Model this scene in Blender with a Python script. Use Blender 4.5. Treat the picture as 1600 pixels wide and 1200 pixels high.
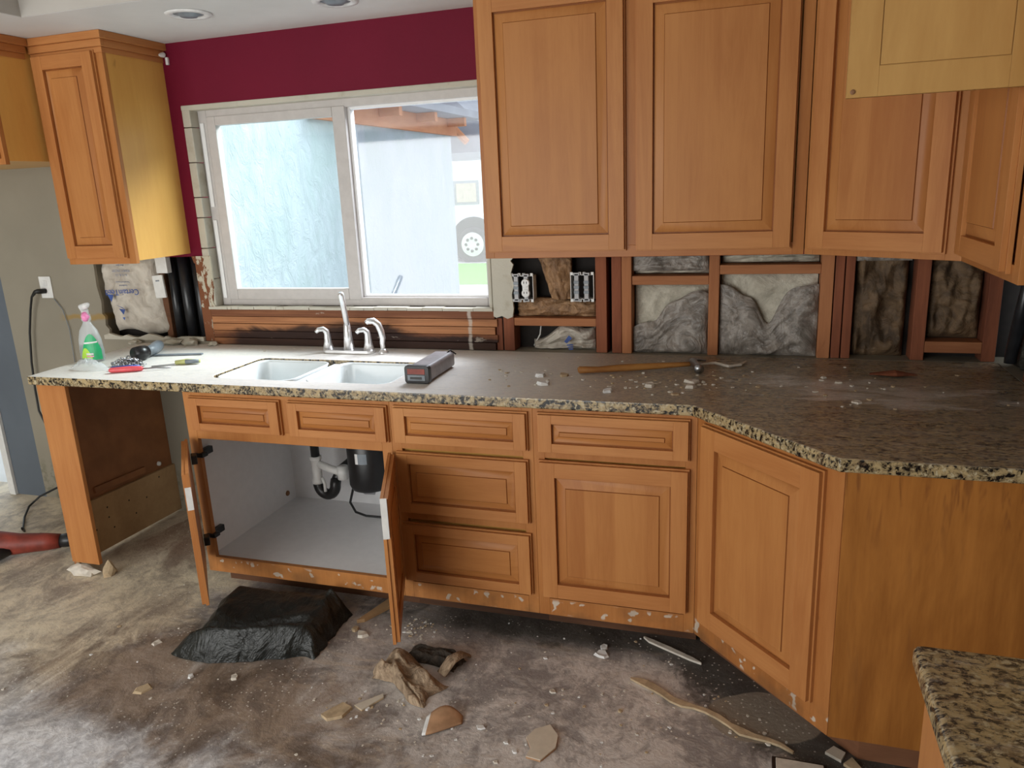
import bpy, bmesh, math, random
from mathutils import Vector, Matrix, noise
random.seed(7)
for o in list(bpy.data.objects): bpy.data.objects.remove(o)
SC = bpy.context.scene
COL = SC.collection
# ------------------------------------------------------------------ camera, world, light, exposure
FPX = 1190.69
cam_d = bpy.data.cameras.new('camera'); cam_d.sensor_width = 36.0; cam_d.lens = FPX/1600*36
cam_d.clip_start = 0.05; cam_d.clip_end = 200
cam = bpy.data.objects.new('camera', cam_d); COL.objects.link(cam); SC.camera = cam
yaw, pitch, roll = 0.3154, 0.2552, -0.0445
cy, sy, cp, sp, cr, sr = math.cos(yaw), math.sin(yaw), math.cos(pitch), math.sin(pitch), math.cos(roll), math.sin(roll)
fwd = Vector((-sy*cp, cy*cp, -sp)); rgt = Vector((cy, sy, 0)); upv = rgt.cross(fwd)
r2 = rgt*cr + upv*sr; u2 = -rgt*sr + upv*cr
cam.matrix_world = Matrix(((r2.x, u2.x, -fwd.x, -0.8357), (r2.y, u2.y, -fwd.y, -3.0441), (r2.z, u2.z, -fwd.z, 1.605), (0, 0, 0, 1)))
W = bpy.data.worlds.new('overcast_sky'); SC.world = W; W.use_nodes = True
bg = W.node_tree.nodes['Background']; bg.inputs[0].default_value = (0.86, 0.95, 1.0, 1); bg.inputs[1].default_value = 1.18
SC.view_settings.view_transform = 'Standard'; SC.view_settings.look = 'None'; SC.view_settings.gamma = 1
SC.view_settings.use_curve_mapping = False; SC.view_settings.exposure = 0.40
def area(name, loc, rot, sx, sz, power, col=(1, 1, 1)):
    l = bpy.data.lights.new(name, 'AREA'); l.shape = 'RECTANGLE'; l.size = sx; l.size_y = sz; l.energy = power; l.color = col
    o = bpy.data.objects.new(name, l); COL.objects.link(o); o.location = loc; o.rotation_euler = rot; return o
# added lamps boosting daylight: one at the rear patio opening, one outside the window
area('patio_daylight_boost', (-3.6, -5.0, 1.15), (math.radians(90), 0, 0), 3.8, 2.0, 80, (1.0, 0.965, 0.91))
yl = area('side_yard_fill_lamp', (-1.7, 1.35, 2.95), (0, 0, 0), 2.0, 0.8, 52, (0.95, 0.98, 1.0))  # unseen outdoor lamp, added to light the counter and left cabinet
yl.rotation_euler = (Vector((-2.65, -.25, 1.0)) - Vector((-1.7, 1.35, 2.95))).to_track_quat('-Z', 'Y').to_euler(); yl.data.spread = math.radians(95)

# ------------------------------------------------------------------ node helper
class S:
    """a shader socket with arithmetic"""
    def __init__(s, nt, sock): s.nt, s.s = nt, sock
    def op(s, o, b=None, c=None, clamp=False):
        n = s.nt.nodes.new('ShaderNodeMath'); n.operation = o; n.use_clamp = clamp
        s.nt.links.new(s.s, n.inputs[0])
        for i, v in ((1, b), (2, c)):
            if v is None: continue
            if isinstance(v, S): s.nt.links.new(v.s, n.inputs[i])
            else: n.inputs[i].default_value = v
        return S(s.nt, n.outputs[0])
    def __add__(s, o): return s.op('ADD', o)
    def __sub__(s, o): return s.op('SUBTRACT', o)
    def __mul__(s, o): return s.op('MULTIPLY', o)
    def __truediv__(s, o): return s.op('DIVIDE', o)
    def abs(s): return s.op('ABSOLUTE')
    def max(s, o): return s.op('MAXIMUM', o)
    def min(s, o): return s.op('MINIMUM', o)
    def step(s, a, b):
        n = s.nt.nodes.new('ShaderNodeMapRange'); n.interpolation_type = 'SMOOTHSTEP'
        s.nt.links.new(s.s, n.inputs[0]); n.inputs[1].default_value = a; n.inputs[2].default_value = b
        if a > b:
            n.inputs[1].default_value = b; n.inputs[2].default_value = a; n.inputs[3].default_value = 1; n.inputs[4].default_value = 0
        return S(s.nt, n.outputs[0])
class Mat:
    def __init__(s, name, rough=0.5, spec=0.5, metal=0.0, **kw):
        s.m = bpy.data.materials.new(name); s.m.use_nodes = True; s.nt = s.m.node_tree
        s.b = s.nt.nodes['Principled BSDF']
        s.b.inputs['Roughness'].default_value = rough; s.b.inputs['Metallic'].default_value = metal
        s.b.inputs['Specular IOR Level'].default_value = spec
        for k, v in kw.items(): s.b.inputs[k].default_value = v
        s._oc = None
    def n(s, t): return s.nt.nodes.new(t)
    def link(s, a, b): s.nt.links.new(a.s if isinstance(a, S) else a, b)
    def obj(s): 
        if not s._oc: s._oc = s.n('ShaderNodeTexCoord')
        return s._oc.outputs['Object']
    def pos(s): return s.n('ShaderNodeNewGeometry').outputs['Position']
    def xyz(s, v):
        n = s.n('ShaderNodeSeparateXYZ'); s.link(v, n.inputs[0]); return [S(s.nt, o) for o in n.outputs]
    def normal(s): return s.xyz(s.n('ShaderNodeNewGeometry').outputs['Normal'])
    def rnd(s): return S(s.nt, s.n('ShaderNodeObjectInfo').outputs['Random'])
    def mapped(s, v, scale=(1, 1, 1), rot=(0, 0, 0), rand=False):
        m = s.n('ShaderNodeMapping'); s.link(v, m.inputs[0]); m.inputs['Scale'].default_value = scale; m.inputs['Rotation'].default_value = rot
        if rand:
            r = s.rnd() * 37.0; c = s.n('ShaderNodeCombineXYZ')
            for i in range(3): s.link(r, c.inputs[i])
            s.link(c.outputs[0], m.inputs['Location'])
        return m.outputs[0]
    def noise(s, v, scale=5, detail=4, rough=0.55, dist=0.0):
        n = s.n('ShaderNodeTexNoise'); s.link(v, n.inputs['Vector']); n.inputs['Scale'].default_value = scale
        n.inputs['Detail'].default_value = detail; n.inputs['Roughness'].default_value = rough; n.inputs['Distortion'].default_value = dist
        return S(s.nt, n.outputs['Fac'])
    def vor(s, v, scale=5, rand=1.0, out='Distance', feat='F1'):
        n = s.n('ShaderNodeTexVoronoi'); n.feature = feat; s.link(v, n.inputs['Vector']); n.inputs['Scale'].default_value = scale
        n.inputs['Randomness'].default_value = rand
        return S(s.nt, n.outputs[out])
    def white(s, sock):
        n = s.n('ShaderNodeTexWhiteNoise'); n.noise_dimensions = '1D'; s.link(sock, n.inputs['W']); return S(s.nt, n.outputs[0])
    def mix(s, f, a, b):
        n = s.n('ShaderNodeMix'); n.data_type = 'RGBA'
        if isinstance(f, S): s.link(f, n.inputs[0])
        else: n.inputs[0].default_value = f
        for i, v in ((6, a), (7, b)):
            if isinstance(v, tuple): n.inputs[i].default_value = (*v[:3], 1)
            else: s.link(v, n.inputs[i])
        return n.outputs[2]
    def color(s, c):
        if isinstance(c, tuple): s.b.inputs['Base Color'].default_value = (*c[:3], 1)
        else: s.link(c, s.b.inputs['Base Color'])
        return s
    def rough(s, r): s.link(r, s.b.inputs['Roughness']); return s
    def bump(s, h, strength=0.3, dist=0.01):
        n = s.n('ShaderNodeBump'); n.inputs['Strength'].default_value = strength; n.inputs['Distance'].default_value = dist
        s.link(h, n.inputs['Height']); s.link(n.outputs[0], s.b.inputs['Normal']); return s
def plain(name, c, rough=0.5, metal=0.0, var=0.12, bump=0.0, spec=0.5, sc=30):
    m = Mat(name, rough, spec, metal); t = m.noise(m.mapped(m.obj(), rand=True), sc, 4)
    m.color(m.mix(t.step(0.3, 0.7), tuple(x*(1-var) for x in c), tuple(min(1, x*(1+var)) for x in c)))
    if bump: m.bump(t, bump, 0.005)
    return m.m
def wood(name, scale, light=(.54, .240, .080), dark=(.385, .142, .042), rough=.38, boards=0.0, bottom=False, drips=False, low=False):
    m = Mat(name, rough, .22); v = m.obj()
    g = m.noise(m.mapped(v, scale, rand=True), 1.0, 5, .6, .6)
    fine = m.noise(m.mapped(v, tuple(k*7 for k in scale), rand=True), 1.0, 3, .6)
    big = m.noise(m.mapped(v, (2.5, 2.5, 1.6), rand=True), 1.0, 2, .5, 1.0)
    fig = m.noise(m.mapped(v, tuple(k*.42 for k in scale), rand=True), 1.0, 5, .7, 2.2)
    f = (g*.34 + fine*.16 + big*.25 + fig*.40)
    if boards:
        x, y, z = m.xyz(v); b = m.white(((x+y*.9)/boards + m.rnd()*9).op('FLOOR')); f = f + (b-.5)*.16
    f = f + (m.rnd()-.5)*.12
    c = m.mix(f.step(.33, .80), dark, light)
    kn = m.noise(m.mapped(v, (9, 9, 5), rand=True), 1.0, 2, .5, 1.5).step(.74, .8)*.5
    c = m.mix(kn, c, tuple(k*.55 for k in dark))
    if bottom:   # dried adhesive patches low on the face frames
        px, py, pz = m.xyz(m.pos()); n = m.noise(m.pos(), 22, 2, .5)
        c = m.mix((n.step(.60, .64)*pz.step(.166, .15)*pz.step(.10, .115))*.85, c, (.62, .56, .47))
        grime = m.noise(m.pos(), 9, 4); c = m.mix(grime.step(.4, .7)*pz.step(.20, .10)*.6, c, (.14, .075, .035))
    if drips:
        px, py, pz = m.xyz(m.pos())
        n = m.noise(m.mapped(m.pos(), (42, 42, 5)), 1.0, 3, .6, .4)
        k = n.step(.53, .66)*pz.step(.58, .86); c = m.mix(k*.62, c, (.17, .06, .018))
        n2 = m.noise(m.mapped(m.pos(), (26, 26, 3)), 1.0, 3, .6, .8).step(.60, .75)*.35; c = m.mix(n2, c, (.20, .08, .025))
    m.color(c); m.rough(f*.15 + (rough-.08)); m.bump(g*.6+fine*.4, .05, .003)
    return m.m
WV = wood('maple_vertical_grain', (22, 22, 1.6))
WH = wood('maple_horizontal_grain', (1.6, 1.6, 22), light=(.54, .240, .082), dark=(.39, .145, .044))
WP = wood('maple_glued_panel', (16, 16, 1.4), light=(.51, .223, .070), dark=(.375, .139, .040), boards=.105)
WPH = wood('maple_drawer_panel', (1.4, 1.4, 16), light=(.50, .21, .062), dark=(.34, .12, .032))
WF = wood('maple_face_frame', (14, 14, 1.6), light=(.50, .215, .066), dark=(.35, .125, .034), bottom=True)
WE = wood('maple_stained_end_panel', (15, 15, 1.3), light=(.45, .180, .040), dark=(.22, .075, .015), drips=True)
WB = wood('pale_birch_door_back', (9, 9, 1.6), light=(.60, .36, .125), dark=(.46, .25, .078), rough=.5)
WS = wood('maple_lit_side_panel', (9, 9, 1.2), light=(.74, .42, .115), dark=(.62, .32, .08), rough=.30)  # same maple made paler: window light on the cabinet side put into colour
STUD = wood('rough_fir', (20, 20, 1.5), light=(.50, .215, .095), dark=(.28, .10, .042), rough=.75)
STUDR = wood('old_reddish_fir', (20, 20, 1.5), light=(.33, .115, .058), dark=(.13, .042, .024), rough=.8)
STUDH = wood('rough_fir_across', (1.5, 1.5, 20), light=(.46, .20, .090), dark=(.26, .095, .042), rough=.75)
PLY = wood('plywood_board', (3, 8, 8), light=(.50, .33, .175), dark=(.35, .21, .105), rough=.6)
HB = plain('brown_hardboard', (.30, .12, .045), .55, var=.15, sc=8)
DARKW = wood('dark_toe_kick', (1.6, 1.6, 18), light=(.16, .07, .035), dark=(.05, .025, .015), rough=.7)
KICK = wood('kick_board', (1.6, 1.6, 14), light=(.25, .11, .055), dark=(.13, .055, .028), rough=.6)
WHITE = plain('white_melamine', (.86, .86, .87), .4, var=.02)
CER = plain('white_sink_enamel', (.80, .84, .84), .16, var=.01)
PLASTW = plain('white_plastic', (.74, .74, .72), .4, var=.05)
VINYL = plain('vinyl_window_frame', (.52, .49, .47), .45, var=.04)
VINYLW = plain('bright_vinyl_strip', (.82, .82, .82), .4, var=.02)
CHROME = plain('brushed_chrome', (.86, .86, .86), .28, .85, var=.03)
STEEL = plain('dull_steel', (.42, .43, .45), .35, 1.0, var=.15)
BLK = plain('black_plastic', (.012, .012, .013), .35, var=.2)
PIPEB = plain('black_abs_pipe', (.016, .017, .02), .30, var=.2)
RUB = plain('black_rubber_cord', (.012, .012, .012), .5)
DARK = plain('dark_cavity', (.018, .014, .012), .9)
RED = plain('red_tool_casing', (.25, .04, .025), .5, var=.3, sc=14)
REDP = plain('red_handle', (.75, .10, .12), .4)
BLUEP = plain('blue_handle', (.03, .10, .42), .4)
YELP = plain('yellow_blue_grip', (.50, .52, .20), .45)
GREYP = plain('grey_plastic', (.20, .23, .26), .45, var=.15)
PINK = plain('pink_trigger', (.95, .28, .55), .35)
PLAS = plain('plaster_chip', (.66, .61, .53), .85, var=.12, bump=.3)
SAND = plain('sandy_mortar_chip', (.50, .38, .24), .9, var=.2, bump=.3)
ZINC = plain('zinc_plated_strap', (.42, .42, .43), .5, var=.1)
KNOB = plain('brown_cork_plug', (.25, .12, .05), .6)
INKB = plain('blue_ink', (.05, .10, .33), .7, var=.25)
INKF = plain('faded_blue_ink', (.30, .32, .40), .8, var=.2)
LABW = plain('white_label_paper', (.75, .75, .74), .5)
LABG = plain('green_label', (.02, .42, .16), .35, var=.1)
LABY = plain('lime_label', (.45, .75, .08), .35, var=.1)
CERT = plain('terracotta_tile_body', (.42, .24, .13), .8, var=.15)
GLAZE = plain('cream_tile_glaze', (.66, .60, .50), .3, var=.05)

def m_granite(name, dusty):
    m = Mat(name, .25, .5); v = m.pos(); x, y, z = m.xyz(v); nx, ny, nz = m.normal()
    v1 = m.mapped(v, (1, 1.6, 1))
    a = m.noise(v1, 46, 5, .66, .6); b = m.noise(v1, 85, 4, .62, .4); c = m.noise(v1, 24, 3, .6, .8)
    col = m.mix(a.step(.36, .62), (.06, .042, .026), (.44, .33, .17))
    col = m.mix(b.step(.55, .64), col, (.48, .41, .27))
    col = m.mix(c.step(.57, .66)*.55, col, (.16, .10, .055))
    col = m.mix((b*.6+a*.4).step(.475, .43), col, (.010, .009, .008))
    up = nz.step(.6, .9)
    d = m.noise(m.mapped(v, (2.2, 7, 2)), 1.7, 6, .68, .6); d2 = m.noise(m.mapped(v, (14, 40, 14)), 1.0, 5, .7)
    if dusty:
        left = (x+(d-.5)*.7+(d2-.5)*.5).step(-.95, -1.65)  # paler towards the left: dust and window glare put into the colour
        f = up*(d2.step(.42, .72)*.30 + d.step(.45, .72)*.25 + left*.60 + .17).min(.86)
        # the heap of plaster dust on the corner, smeared out in a streak
        e = ((x+.47+(y+.45)*.5)*2.6).op('POWER', 2.0) + ((y+.45)*4.6).op('POWER', 2.0)
        heap = up*(e + (d-.5)*5.0 + (d2-.5)*1.8).step(.9, .0)*.85
    else:
        f = up*(d2.step(.52, .72)*.28 + m.vor(v, 230).step(.16, .08)*.5 + .05)
    dc = m.mix((x+(d2-.5)*.5).step(-.95, -1.9), (.52, .46, .395), (.84, .82, .78)) if dusty else (.55, .50, .46)
    fc = m.mix(f, col, dc)
    if dusty: fc = m.mix(heap, fc, (.66, .62, .58))
    m.color(fc); m.rough(f*.35 + .20)
    m.bump(a*.5+b*.5, .25 if dusty else .08, .004)
    return m.m
GRAN = m_granite('dusty_glare_speckled_granite', True); GRAN2 = m_granite('polished_speckled_granite', False)

def m_floor():
    m = Mat('scraped_concrete', .6, .4); v = m.pos(); x, y, z = m.xyz(v)
    n1 = m.noise(v, 1.9, 7, .62, 1.2); n2 = m.noise(v, 5.0, 7, .66, 1.0); n3 = m.noise(v, 34, 5, .7, .5)
    n4 = m.noise(m.mapped(v, (1.0, 2.6, 1), (0, 0, .5)), 2.6, 6, .66, 2.6); n5 = m.noise(m.mapped(v, (1.7, 1.0, 1), (0, 0, .6)), 2.3, 7, .68, 1.1)
    base = (n2*.45+n3*.2+n5*.35)
    col = m.mix(base.step(.40, .64), (.21, .188, .178), (.58, .53, .50))
    col = m.mix(n4.step(.52, .64)*.7, col, (.56, .47, .385))
    col = m.mix((n5*.5+n1*.5).step(.485, .40)*.80, col, (.075, .066, .062))
    lav = ((x+1.35)/.75).op('POWER', 2.0) + ((y+1.05)/.42).op('POWER', 2.0)
    col = m.mix((lav+(n2-.5)*2.4+(n4-.5)*1.6).step(1.25, .35)*.80, col, m.mix(base.step(.44, .56), (.34, .32, .315), (.76, .72, .69)))
    # sandy thinset left in front of the dishwasher bay
    edge = x + (n1-.5)*.9 + (n4-.5)*.45 - (y+.9)*.32
    sand = edge.step(-2.86, -3.05)
    sc = m.mix((n5*.4+n2*.2+n3*.15+n1*.25).step(.40, .56), (.34, .28, .22), (.82, .71, .53))
    col = m.mix(sand*.92, col, sc)
    bay = (y+(n2-.5)*.3).step(-.60, -.40)*x.step(-3.78, -3.68)
    col = m.mix(bay*.65, col, m.mix(n5.step(.42, .58), (.22, .12, .08), (.50, .42, .34)))
    # brown muddy smear under the black plastic
    e = ((x+2.62)*1.0).op('POWER', 2.0) + ((y+1.30)*2.6).op('POWER', 2.0)
    col = m.mix((e+(n5-.5)*2.6).step(.9, .2)*.72, col, m.mix(n2.step(.4, .6), (.13, .085, .055), (.30, .21, .14)))
    # pale cool glare and dust put into the colour across the near left
    w = (y*-1.0 + (x+2.4)*-.25 + (n1-.5)*.9+(n5-.5)*.5).step(1.45, 1.75)*x.step(-.9, -2.0)
    col = m.mix(w*.72, col, m.mix((n3*.5+n2*.5).step(.40, .6), (.44, .44, .46), (.86, .87, .89)))
    # black mastic along the cabinet bases
    k = (y+(n2-.5)*.26+(n3-.5)*.1).step(-.77, -.66)*x.step(-2.35, -1.8)
    dd = (x*-.730 + y*-.684 - 1.193 + (n2-.5)*.24+(n3-.5)*.14)*-1.0
    k2 = dd.step(-.15, -.04)*x.step(-1.25, -1.0)
    col = m.mix(k.max(k2)*.85, col, (.035, .034, .029))
    # smooth grey self levelling patches
    e = ((x+.76)*5.0+(y+.93)*3.0).op('POWER', 2.0) + ((y+.93)*7.5-(x+.76)*3.0).op('POWER', 2.0)
    col = m.mix((e+(n1-.5)*.8).step(1.0, .9)*.9, col, (.30, .26, .21))
    cr1 = m.vor(v, 55); cr2 = m.noise(v, 3.2, 3, .6)
    col = m.mix(cr1.step(.20, .12)*cr2.step(.44, .58)*.9, col, (.72, .68, .62))
    cr3 = m.vor(v, 130); col = m.mix(cr3.step(.16, .10)*m.noise(v, 5, 3).step(.45, .6)*.6, col, (.62, .58, .52))
    m.color(col); m.rough(n2*.3+.38); m.bump(n2*.6+n3*.5+sand*.15, .55, .012)
    return m.m
FLOOR = m_floor()
def m_wallpaint(name, c, stain=None, bump=.25, rough=.6):
    m = Mat(name, rough, .18); v = m.pos(); n = m.noise(v, 90, 4, .6); b = m.noise(v, 1.8, 4)
    col = m.mix(b.step(.3, .7), tuple(k*.92 for k in c), tuple(k*1.05 for k in c))
    if stain: col = stain(m, v, col)
    m.color(col); m.bump(n, bump, .003); return m.m
REDW = m_wallpaint('burgundy_wall_paint', (.150, .0042, .022))
def st(m, v, col):
    x, y, z = m.xyz(v); n = m.noise(v, 28, 4); n2 = m.noise(v, 8, 4)
    col = m.mix(((z-.24)+(n-.5)*.3).step(.05, -.05)*n.step(.45, .62)*.7, col, (.17, .16, .11))
    e = ((z-1.042)+(n2-.5)*.05).abs().step(.022, .006)*x.step(-4.31, -4.22)*x.step(-3.9, -4.0)
    return m.mix(e*.8, col, (.34, .22, .07))
BEIGEW = m_wallpaint('beige_wall_paint', (.29, .262, .205), st, .12)
BLUEW = m_wallpaint('slate_blue_paint', (.125, .145, .17), None, .1)
CEILM = m_wallpaint('ceiling_paint', (.70, .70, .685), None, .08)
CEIL2 = m_wallpaint('light_box_paint', (.52, .49, .45), None, .05)
PATCH = m_wallpaint('bare_plaster', (.52, .49, .41), lambda m, v, c: m.mix(m.noise(v, 14, 4).step(.55, .7)*.5, c, (.38, .33, .24)), .5)
def peel(m, v, c):
    n = m.noise(m.mapped(v, (14, 14, 7)), 1.0, 5, .7)
    return m.mix(n.step(.50, .54), c, (.50, .46, .36))
PEEL = m_wallpaint('wood_with_peeling_plaster', (.20, .075, .035), peel, .5, .8)
def m_planks():
    m = Mat('sheathing_planks', .7, .3); v = m.pos(); x, y, z = m.xyz(v)
    g = m.noise(m.mapped(v, (2.2, 2, 60)), 1.0, 5, .6, .4); r = m.white(((z-.915)/.0345).op('FLOOR'))
    c = m.mix((g*.8+r*.35).step(.35, .85), (.17, .06, .026), (.46, .20, .085))
    n = m.noise(m.mapped(v, (6, 6, 16)), 1.0, 5, .7)
    n0 = m.noise(m.mapped(v, (3, 3, 9)), 1.0, 5, .65, .6)
    e1 = ((x+2.70)/.46).op('POWER', 2.0) + ((z-.945)/.070).op('POWER', 2.0)
    e2 = ((x+2.22)/.42).op('POWER', 2.0) + ((z-.935)/.040).op('POWER', 2.0)
    mo = (e1+(n0-.5)*3.0).step(1.75, .9).max((e2+(n0-.5)*2.8).step(1.6, .8))
    c = m.mix(mo*.93, c, (.018, .008, .007))
    c = m.mix(n.step(.64, .70)*.5, c, (.55, .48, .40))
    wst = ((x+2.01)+(n-.5)*.03).abs().step(.012, .004)*.6
    c = m.mix(wst, c, (.62, .57, .50))
    m.color(c); m.bump(g, .3, .004); return m.m
PLANK = m_planks()
def m_stucco():
    m = Mat('pale_blue_stucco', .9, .2); v = m.pos()
    n = m.noise(m.mapped(v, (1, 2.2, 1.3)), 5, 6, .7, 1.5); n2 = m.noise(m.mapped(v, (1, 1.5, .8)), 2.0, 5, .6, .8)
    c = m.mix(n2.step(.35, .65), (.41, .475, .495), (.47, .515, .565)); c = m.mix(n.step(.60, .74)*.35, c, (.36, .44, .46))
    m.color(c); m.bump(n, .6, .03); return m.m
STUC = m_stucco()
def m_insul(name, a, b, sc=9, bump=.8):
    m = Mat(name, .85, .2); v = m.mapped(m.obj(), rand=True); n = m.noise(v, sc, 6, .7, .8); n2 = m.noise(v, sc*5, 4, .6)
    m.color(m.mix((n*.75+n2*.25).step(.35, .68), a, b)); m.bump(n*.7+n2*.3, bump, .02); return m.m
INS = m_insul('white_fibreglass', (.42, .385, .31), (.70, .66, .55))
def m_sheet(name, a, b, rough, sc=6, alpha=1.0, dist=3.5):
    m = Mat(name, rough, .5); v = m.mapped(m.obj(), rand=True)
    n = m.noise(v, sc, 5, .55, dist); n2 = m.noise(v, sc*3, 4, .6, 1.5)
    m.color(m.mix((n*.7+n2*.3).step(.34, .68), a, b)); m.bump(n*.7+n2*.3, .7, .03)
    m.b.inputs['Alpha'].default_value = alpha; return m.m
PLS = m_sheet('grey_plastic_sheet', (.17, .15, .13), (.40, .36, .32), .35)
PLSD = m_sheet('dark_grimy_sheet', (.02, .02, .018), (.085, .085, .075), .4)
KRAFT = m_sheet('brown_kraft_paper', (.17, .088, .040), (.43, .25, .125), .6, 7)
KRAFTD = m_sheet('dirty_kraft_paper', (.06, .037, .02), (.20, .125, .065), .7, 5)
BAGW = m_sheet('printed_insulation_bag', (.42, .37, .31), (.64, .59, .51), .5, 5, dist=2.0)
TBAG = m_sheet('black_plastic_bag', (.005, .006, .005), (.013, .015, .013), .38, 5)
RAG = m_sheet('dirty_brown_cloth', (.20, .135, .085), (.50, .37, .25), .85, 12)
RAGD = m_sheet('dark_dirty_cloth', (.025, .02, .015), (.075, .055, .04), .85, 12)
CLR = Mat('clear_plastic', .12, .5); CLR.color((.85, .9, .92)); CLR.b.inputs['Alpha'].default_value = .38; CLR = CLR.m
LIQ = Mat('green_dish_liquid', .1, .5); LIQ.color((.006, .06, .025)); LIQ = LIQ.m
def m_glass(name, tint, gl=.05):
    m = bpy.data.materials.new(name); m.use_nodes = True; nt = m.node_tree; nt.nodes.clear()
    o = nt.nodes.new('ShaderNodeOutputMaterial'); t = nt.nodes.new('ShaderNodeBsdfTransparent'); g = nt.nodes.new('ShaderNodeBsdfGlossy'); x = nt.nodes.new('ShaderNodeMixShader')
    t.inputs[0].default_value = (*tint, 1); g.inputs['Roughness'].default_value = .03; x.inputs[0].default_value = gl
    nt.links.new(t.outputs[0], x.inputs[1]); nt.links.new(g.outputs[0], x.inputs[2]); nt.links.new(x.outputs[0], o.inputs[0]); return m
GLS = m_glass('tinted_glass', (.95, 1.0, 1.0)); GLC = m_glass('clear_glass', (.95, .96, .99), .06)
GRASS = plain('lawn', (.22, .50, .10), .9, var=.3); CONC = plain('pale_concrete', (.78, .77, .75), .8, var=.05, sc=4)
HEDGE = plain('hedge_leaves', (.20, .38, .08), .9, var=.5, sc=5); VEH = plain('white_vehicle_paint', (.85, .85, .86), .3, var=.02)
TYRE = plain('tyre_rubber', (.06, .06, .065), .8); BEAM = wood('orange_stained_beam', (8, 1.5, 8), light=(.72, .33, .17), dark=(.52, .2, .1), rough=.7)
SOFF = plain('grey_painted_boards', (.34, .34, .38), .7, var=.1, sc=3); CURT = plain('beige_blind', (.62, .52, .45), .8); ROOF = plain('roof_shingle', (.22, .21, .21), .9)

# ------------------------------------------------------------------ mesh helpers
class MB:
    def __init__(s): s.bm = bmesh.new()
    def face(s, vs, mi=0):
        try: f = s.bm.faces.new(vs); f.material_index = mi; return f
        except ValueError: return None
    def box(s, a, b, mi=0, M=None, taper=None):
        x0, y0, z0 = [min(p, q) for p, q in zip(a, b)]; x1, y1, z1 = [max(p, q) for p, q in zip(a, b)]
        P = [Vector(p) for p in ((x0,y0,z0),(x1,y0,z0),(x1,y1,z0),(x0,y1,z0),(x0,y0,z1),(x1,y0,z1),(x1,y1,z1),(x0,y1,z1))]
        if taper:
            c = Vector(((x0+x1)/2, (y0+y1)/2, 0))
            for i in range(4, 8): P[i] = Vector((c.x+(P[i].x-c.x)*taper, c.y+(P[i].y-c.y)*taper, P[i].z))
        if M: P = [M @ p for p in P]
        V = [s.bm.verts.new(p) for p in P]
        for f in ((0,3,2,1),(4,5,6,7),(0,1,5,4),(1,2,6,5),(2,3,7,6),(3,0,4,7)): s.face([V[i] for i in f], mi)
        return s
    def ring(s, pts): return [s.bm.verts.new(p) for p in pts]
    def bridge(s, A, B, mi=0):
        n = len(A)
        for i in range(n): s.face([A[i], A[(i+1) % n], B[(i+1) % n], B[i]], mi)
    def prism(s, poly, z0, z1, mi=0, M=None):
        T = (lambda p: M @ Vector(p)) if M else Vector
        A = s.ring([T((x, y, z0)) for x, y in poly]); B = s.ring([T((x, y, z1)) for x, y in poly])
        s.bridge(A, B, mi); s.face(A[::-1], mi); s.face(B, mi); return s
    def tube(s, path, r, n=10, mi=0, caps=True, flat=1.0):
        path = [Vector(p) for p in path]; R = r if isinstance(r, (list, tuple)) else [r]*len(path)
        prev = None; rings = []
        for i, p in enumerate(path):
            d = (path[min(i+1, len(path)-1)] - path[max(i-1, 0)]).normalized()
            if prev is None:
                a = Vector((0, 0, 1)) if abs(d.z) < .9 else Vector((1, 0, 0)); u = d.cross(a).normalized()
            else: u = (prev - d*prev.dot(d)).normalized()
            prev = u; w = d.cross(u)
            rings.append(s.ring([p + (u*math.cos(t) + w*math.sin(t)*flat)*R[i] for t in [2*math.pi*k/n for k in range(n)]]))
        for A, B in zip(rings, rings[1:]): s.bridge(A, B, mi)
        if caps: s.face(rings[0][::-1], mi); s.face(rings[-1], mi)
        return s
    def lathe(s, prof, c=(0, 0, 0), n=24, mi=0, M=None, sx=1.0, sy=1.0):
        rings = []
        for r, z in prof:
            pts = [Vector((c[0]+r*math.cos(t)*sx, c[1]+r*math.sin(t)*sy, c[2]+z)) for t in [2*math.pi*k/n for k in range(n)]]
            if M: pts = [M @ p for p in pts]
            rings.append(s.ring(pts))
        for A, B in zip(rings, rings[1:]): s.bridge(A, B, mi)
        s.face(rings[0][::-1], mi); s.face(rings[-1], mi); return s
    def build(s, name, mats, parent=None, bevel=0, seg=2, smooth=False, origin=None, weld=False):
        if weld: bmesh.ops.remove_doubles(s.bm, verts=s.bm.verts, dist=1e-5)
        bmesh.ops.recalc_face_normals(s.bm, faces=s.bm.faces)
        org = Vector(WL.get(parent.name, (0, 0, 0))) if parent else Vector((0, 0, 0))
        if origin is not None: o3 = Vector(origin)
        elif parent: o3 = org
        else:
            vs = [v.co for v in s.bm.verts]
            o3 = Vector(((min(v.x for v in vs)+max(v.x for v in vs))/2, (min(v.y for v in vs)+max(v.y for v in vs))/2, min(v.z for v in vs)))
        bmesh.ops.translate(s.bm, verts=s.bm.verts, vec=-o3)
        me = bpy.data.meshes.new(name); s.bm.to_mesh(me); s.bm.free()
        for m in (mats if isinstance(mats, (list, tuple)) else [mats]): me.materials.append(m)
        if smooth:
            for p in me.polygons: p.use_smooth = True
        o = bpy.data.objects.new(name, me); COL.objects.link(o)
        if parent: o.parent = parent
        o.location = o3 - org; WL[o.name] = tuple(o3)
        if bevel:
            b = o.modifiers.new('bevel', 'BEVEL'); b.width = bevel; b.segments = seg; b.limit_method = 'ANGLE'; b.angle_limit = math.radians(40)
            for p in me.polygons: p.use_smooth = True
            b.harden_normals = True
        return o
WL = {}
def tag(o, label, cat, group=None, kind=None):
    o['label'] = label; o['category'] = cat
    if group: o['group'] = group
    if kind: o['kind'] = kind
    return o
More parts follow.
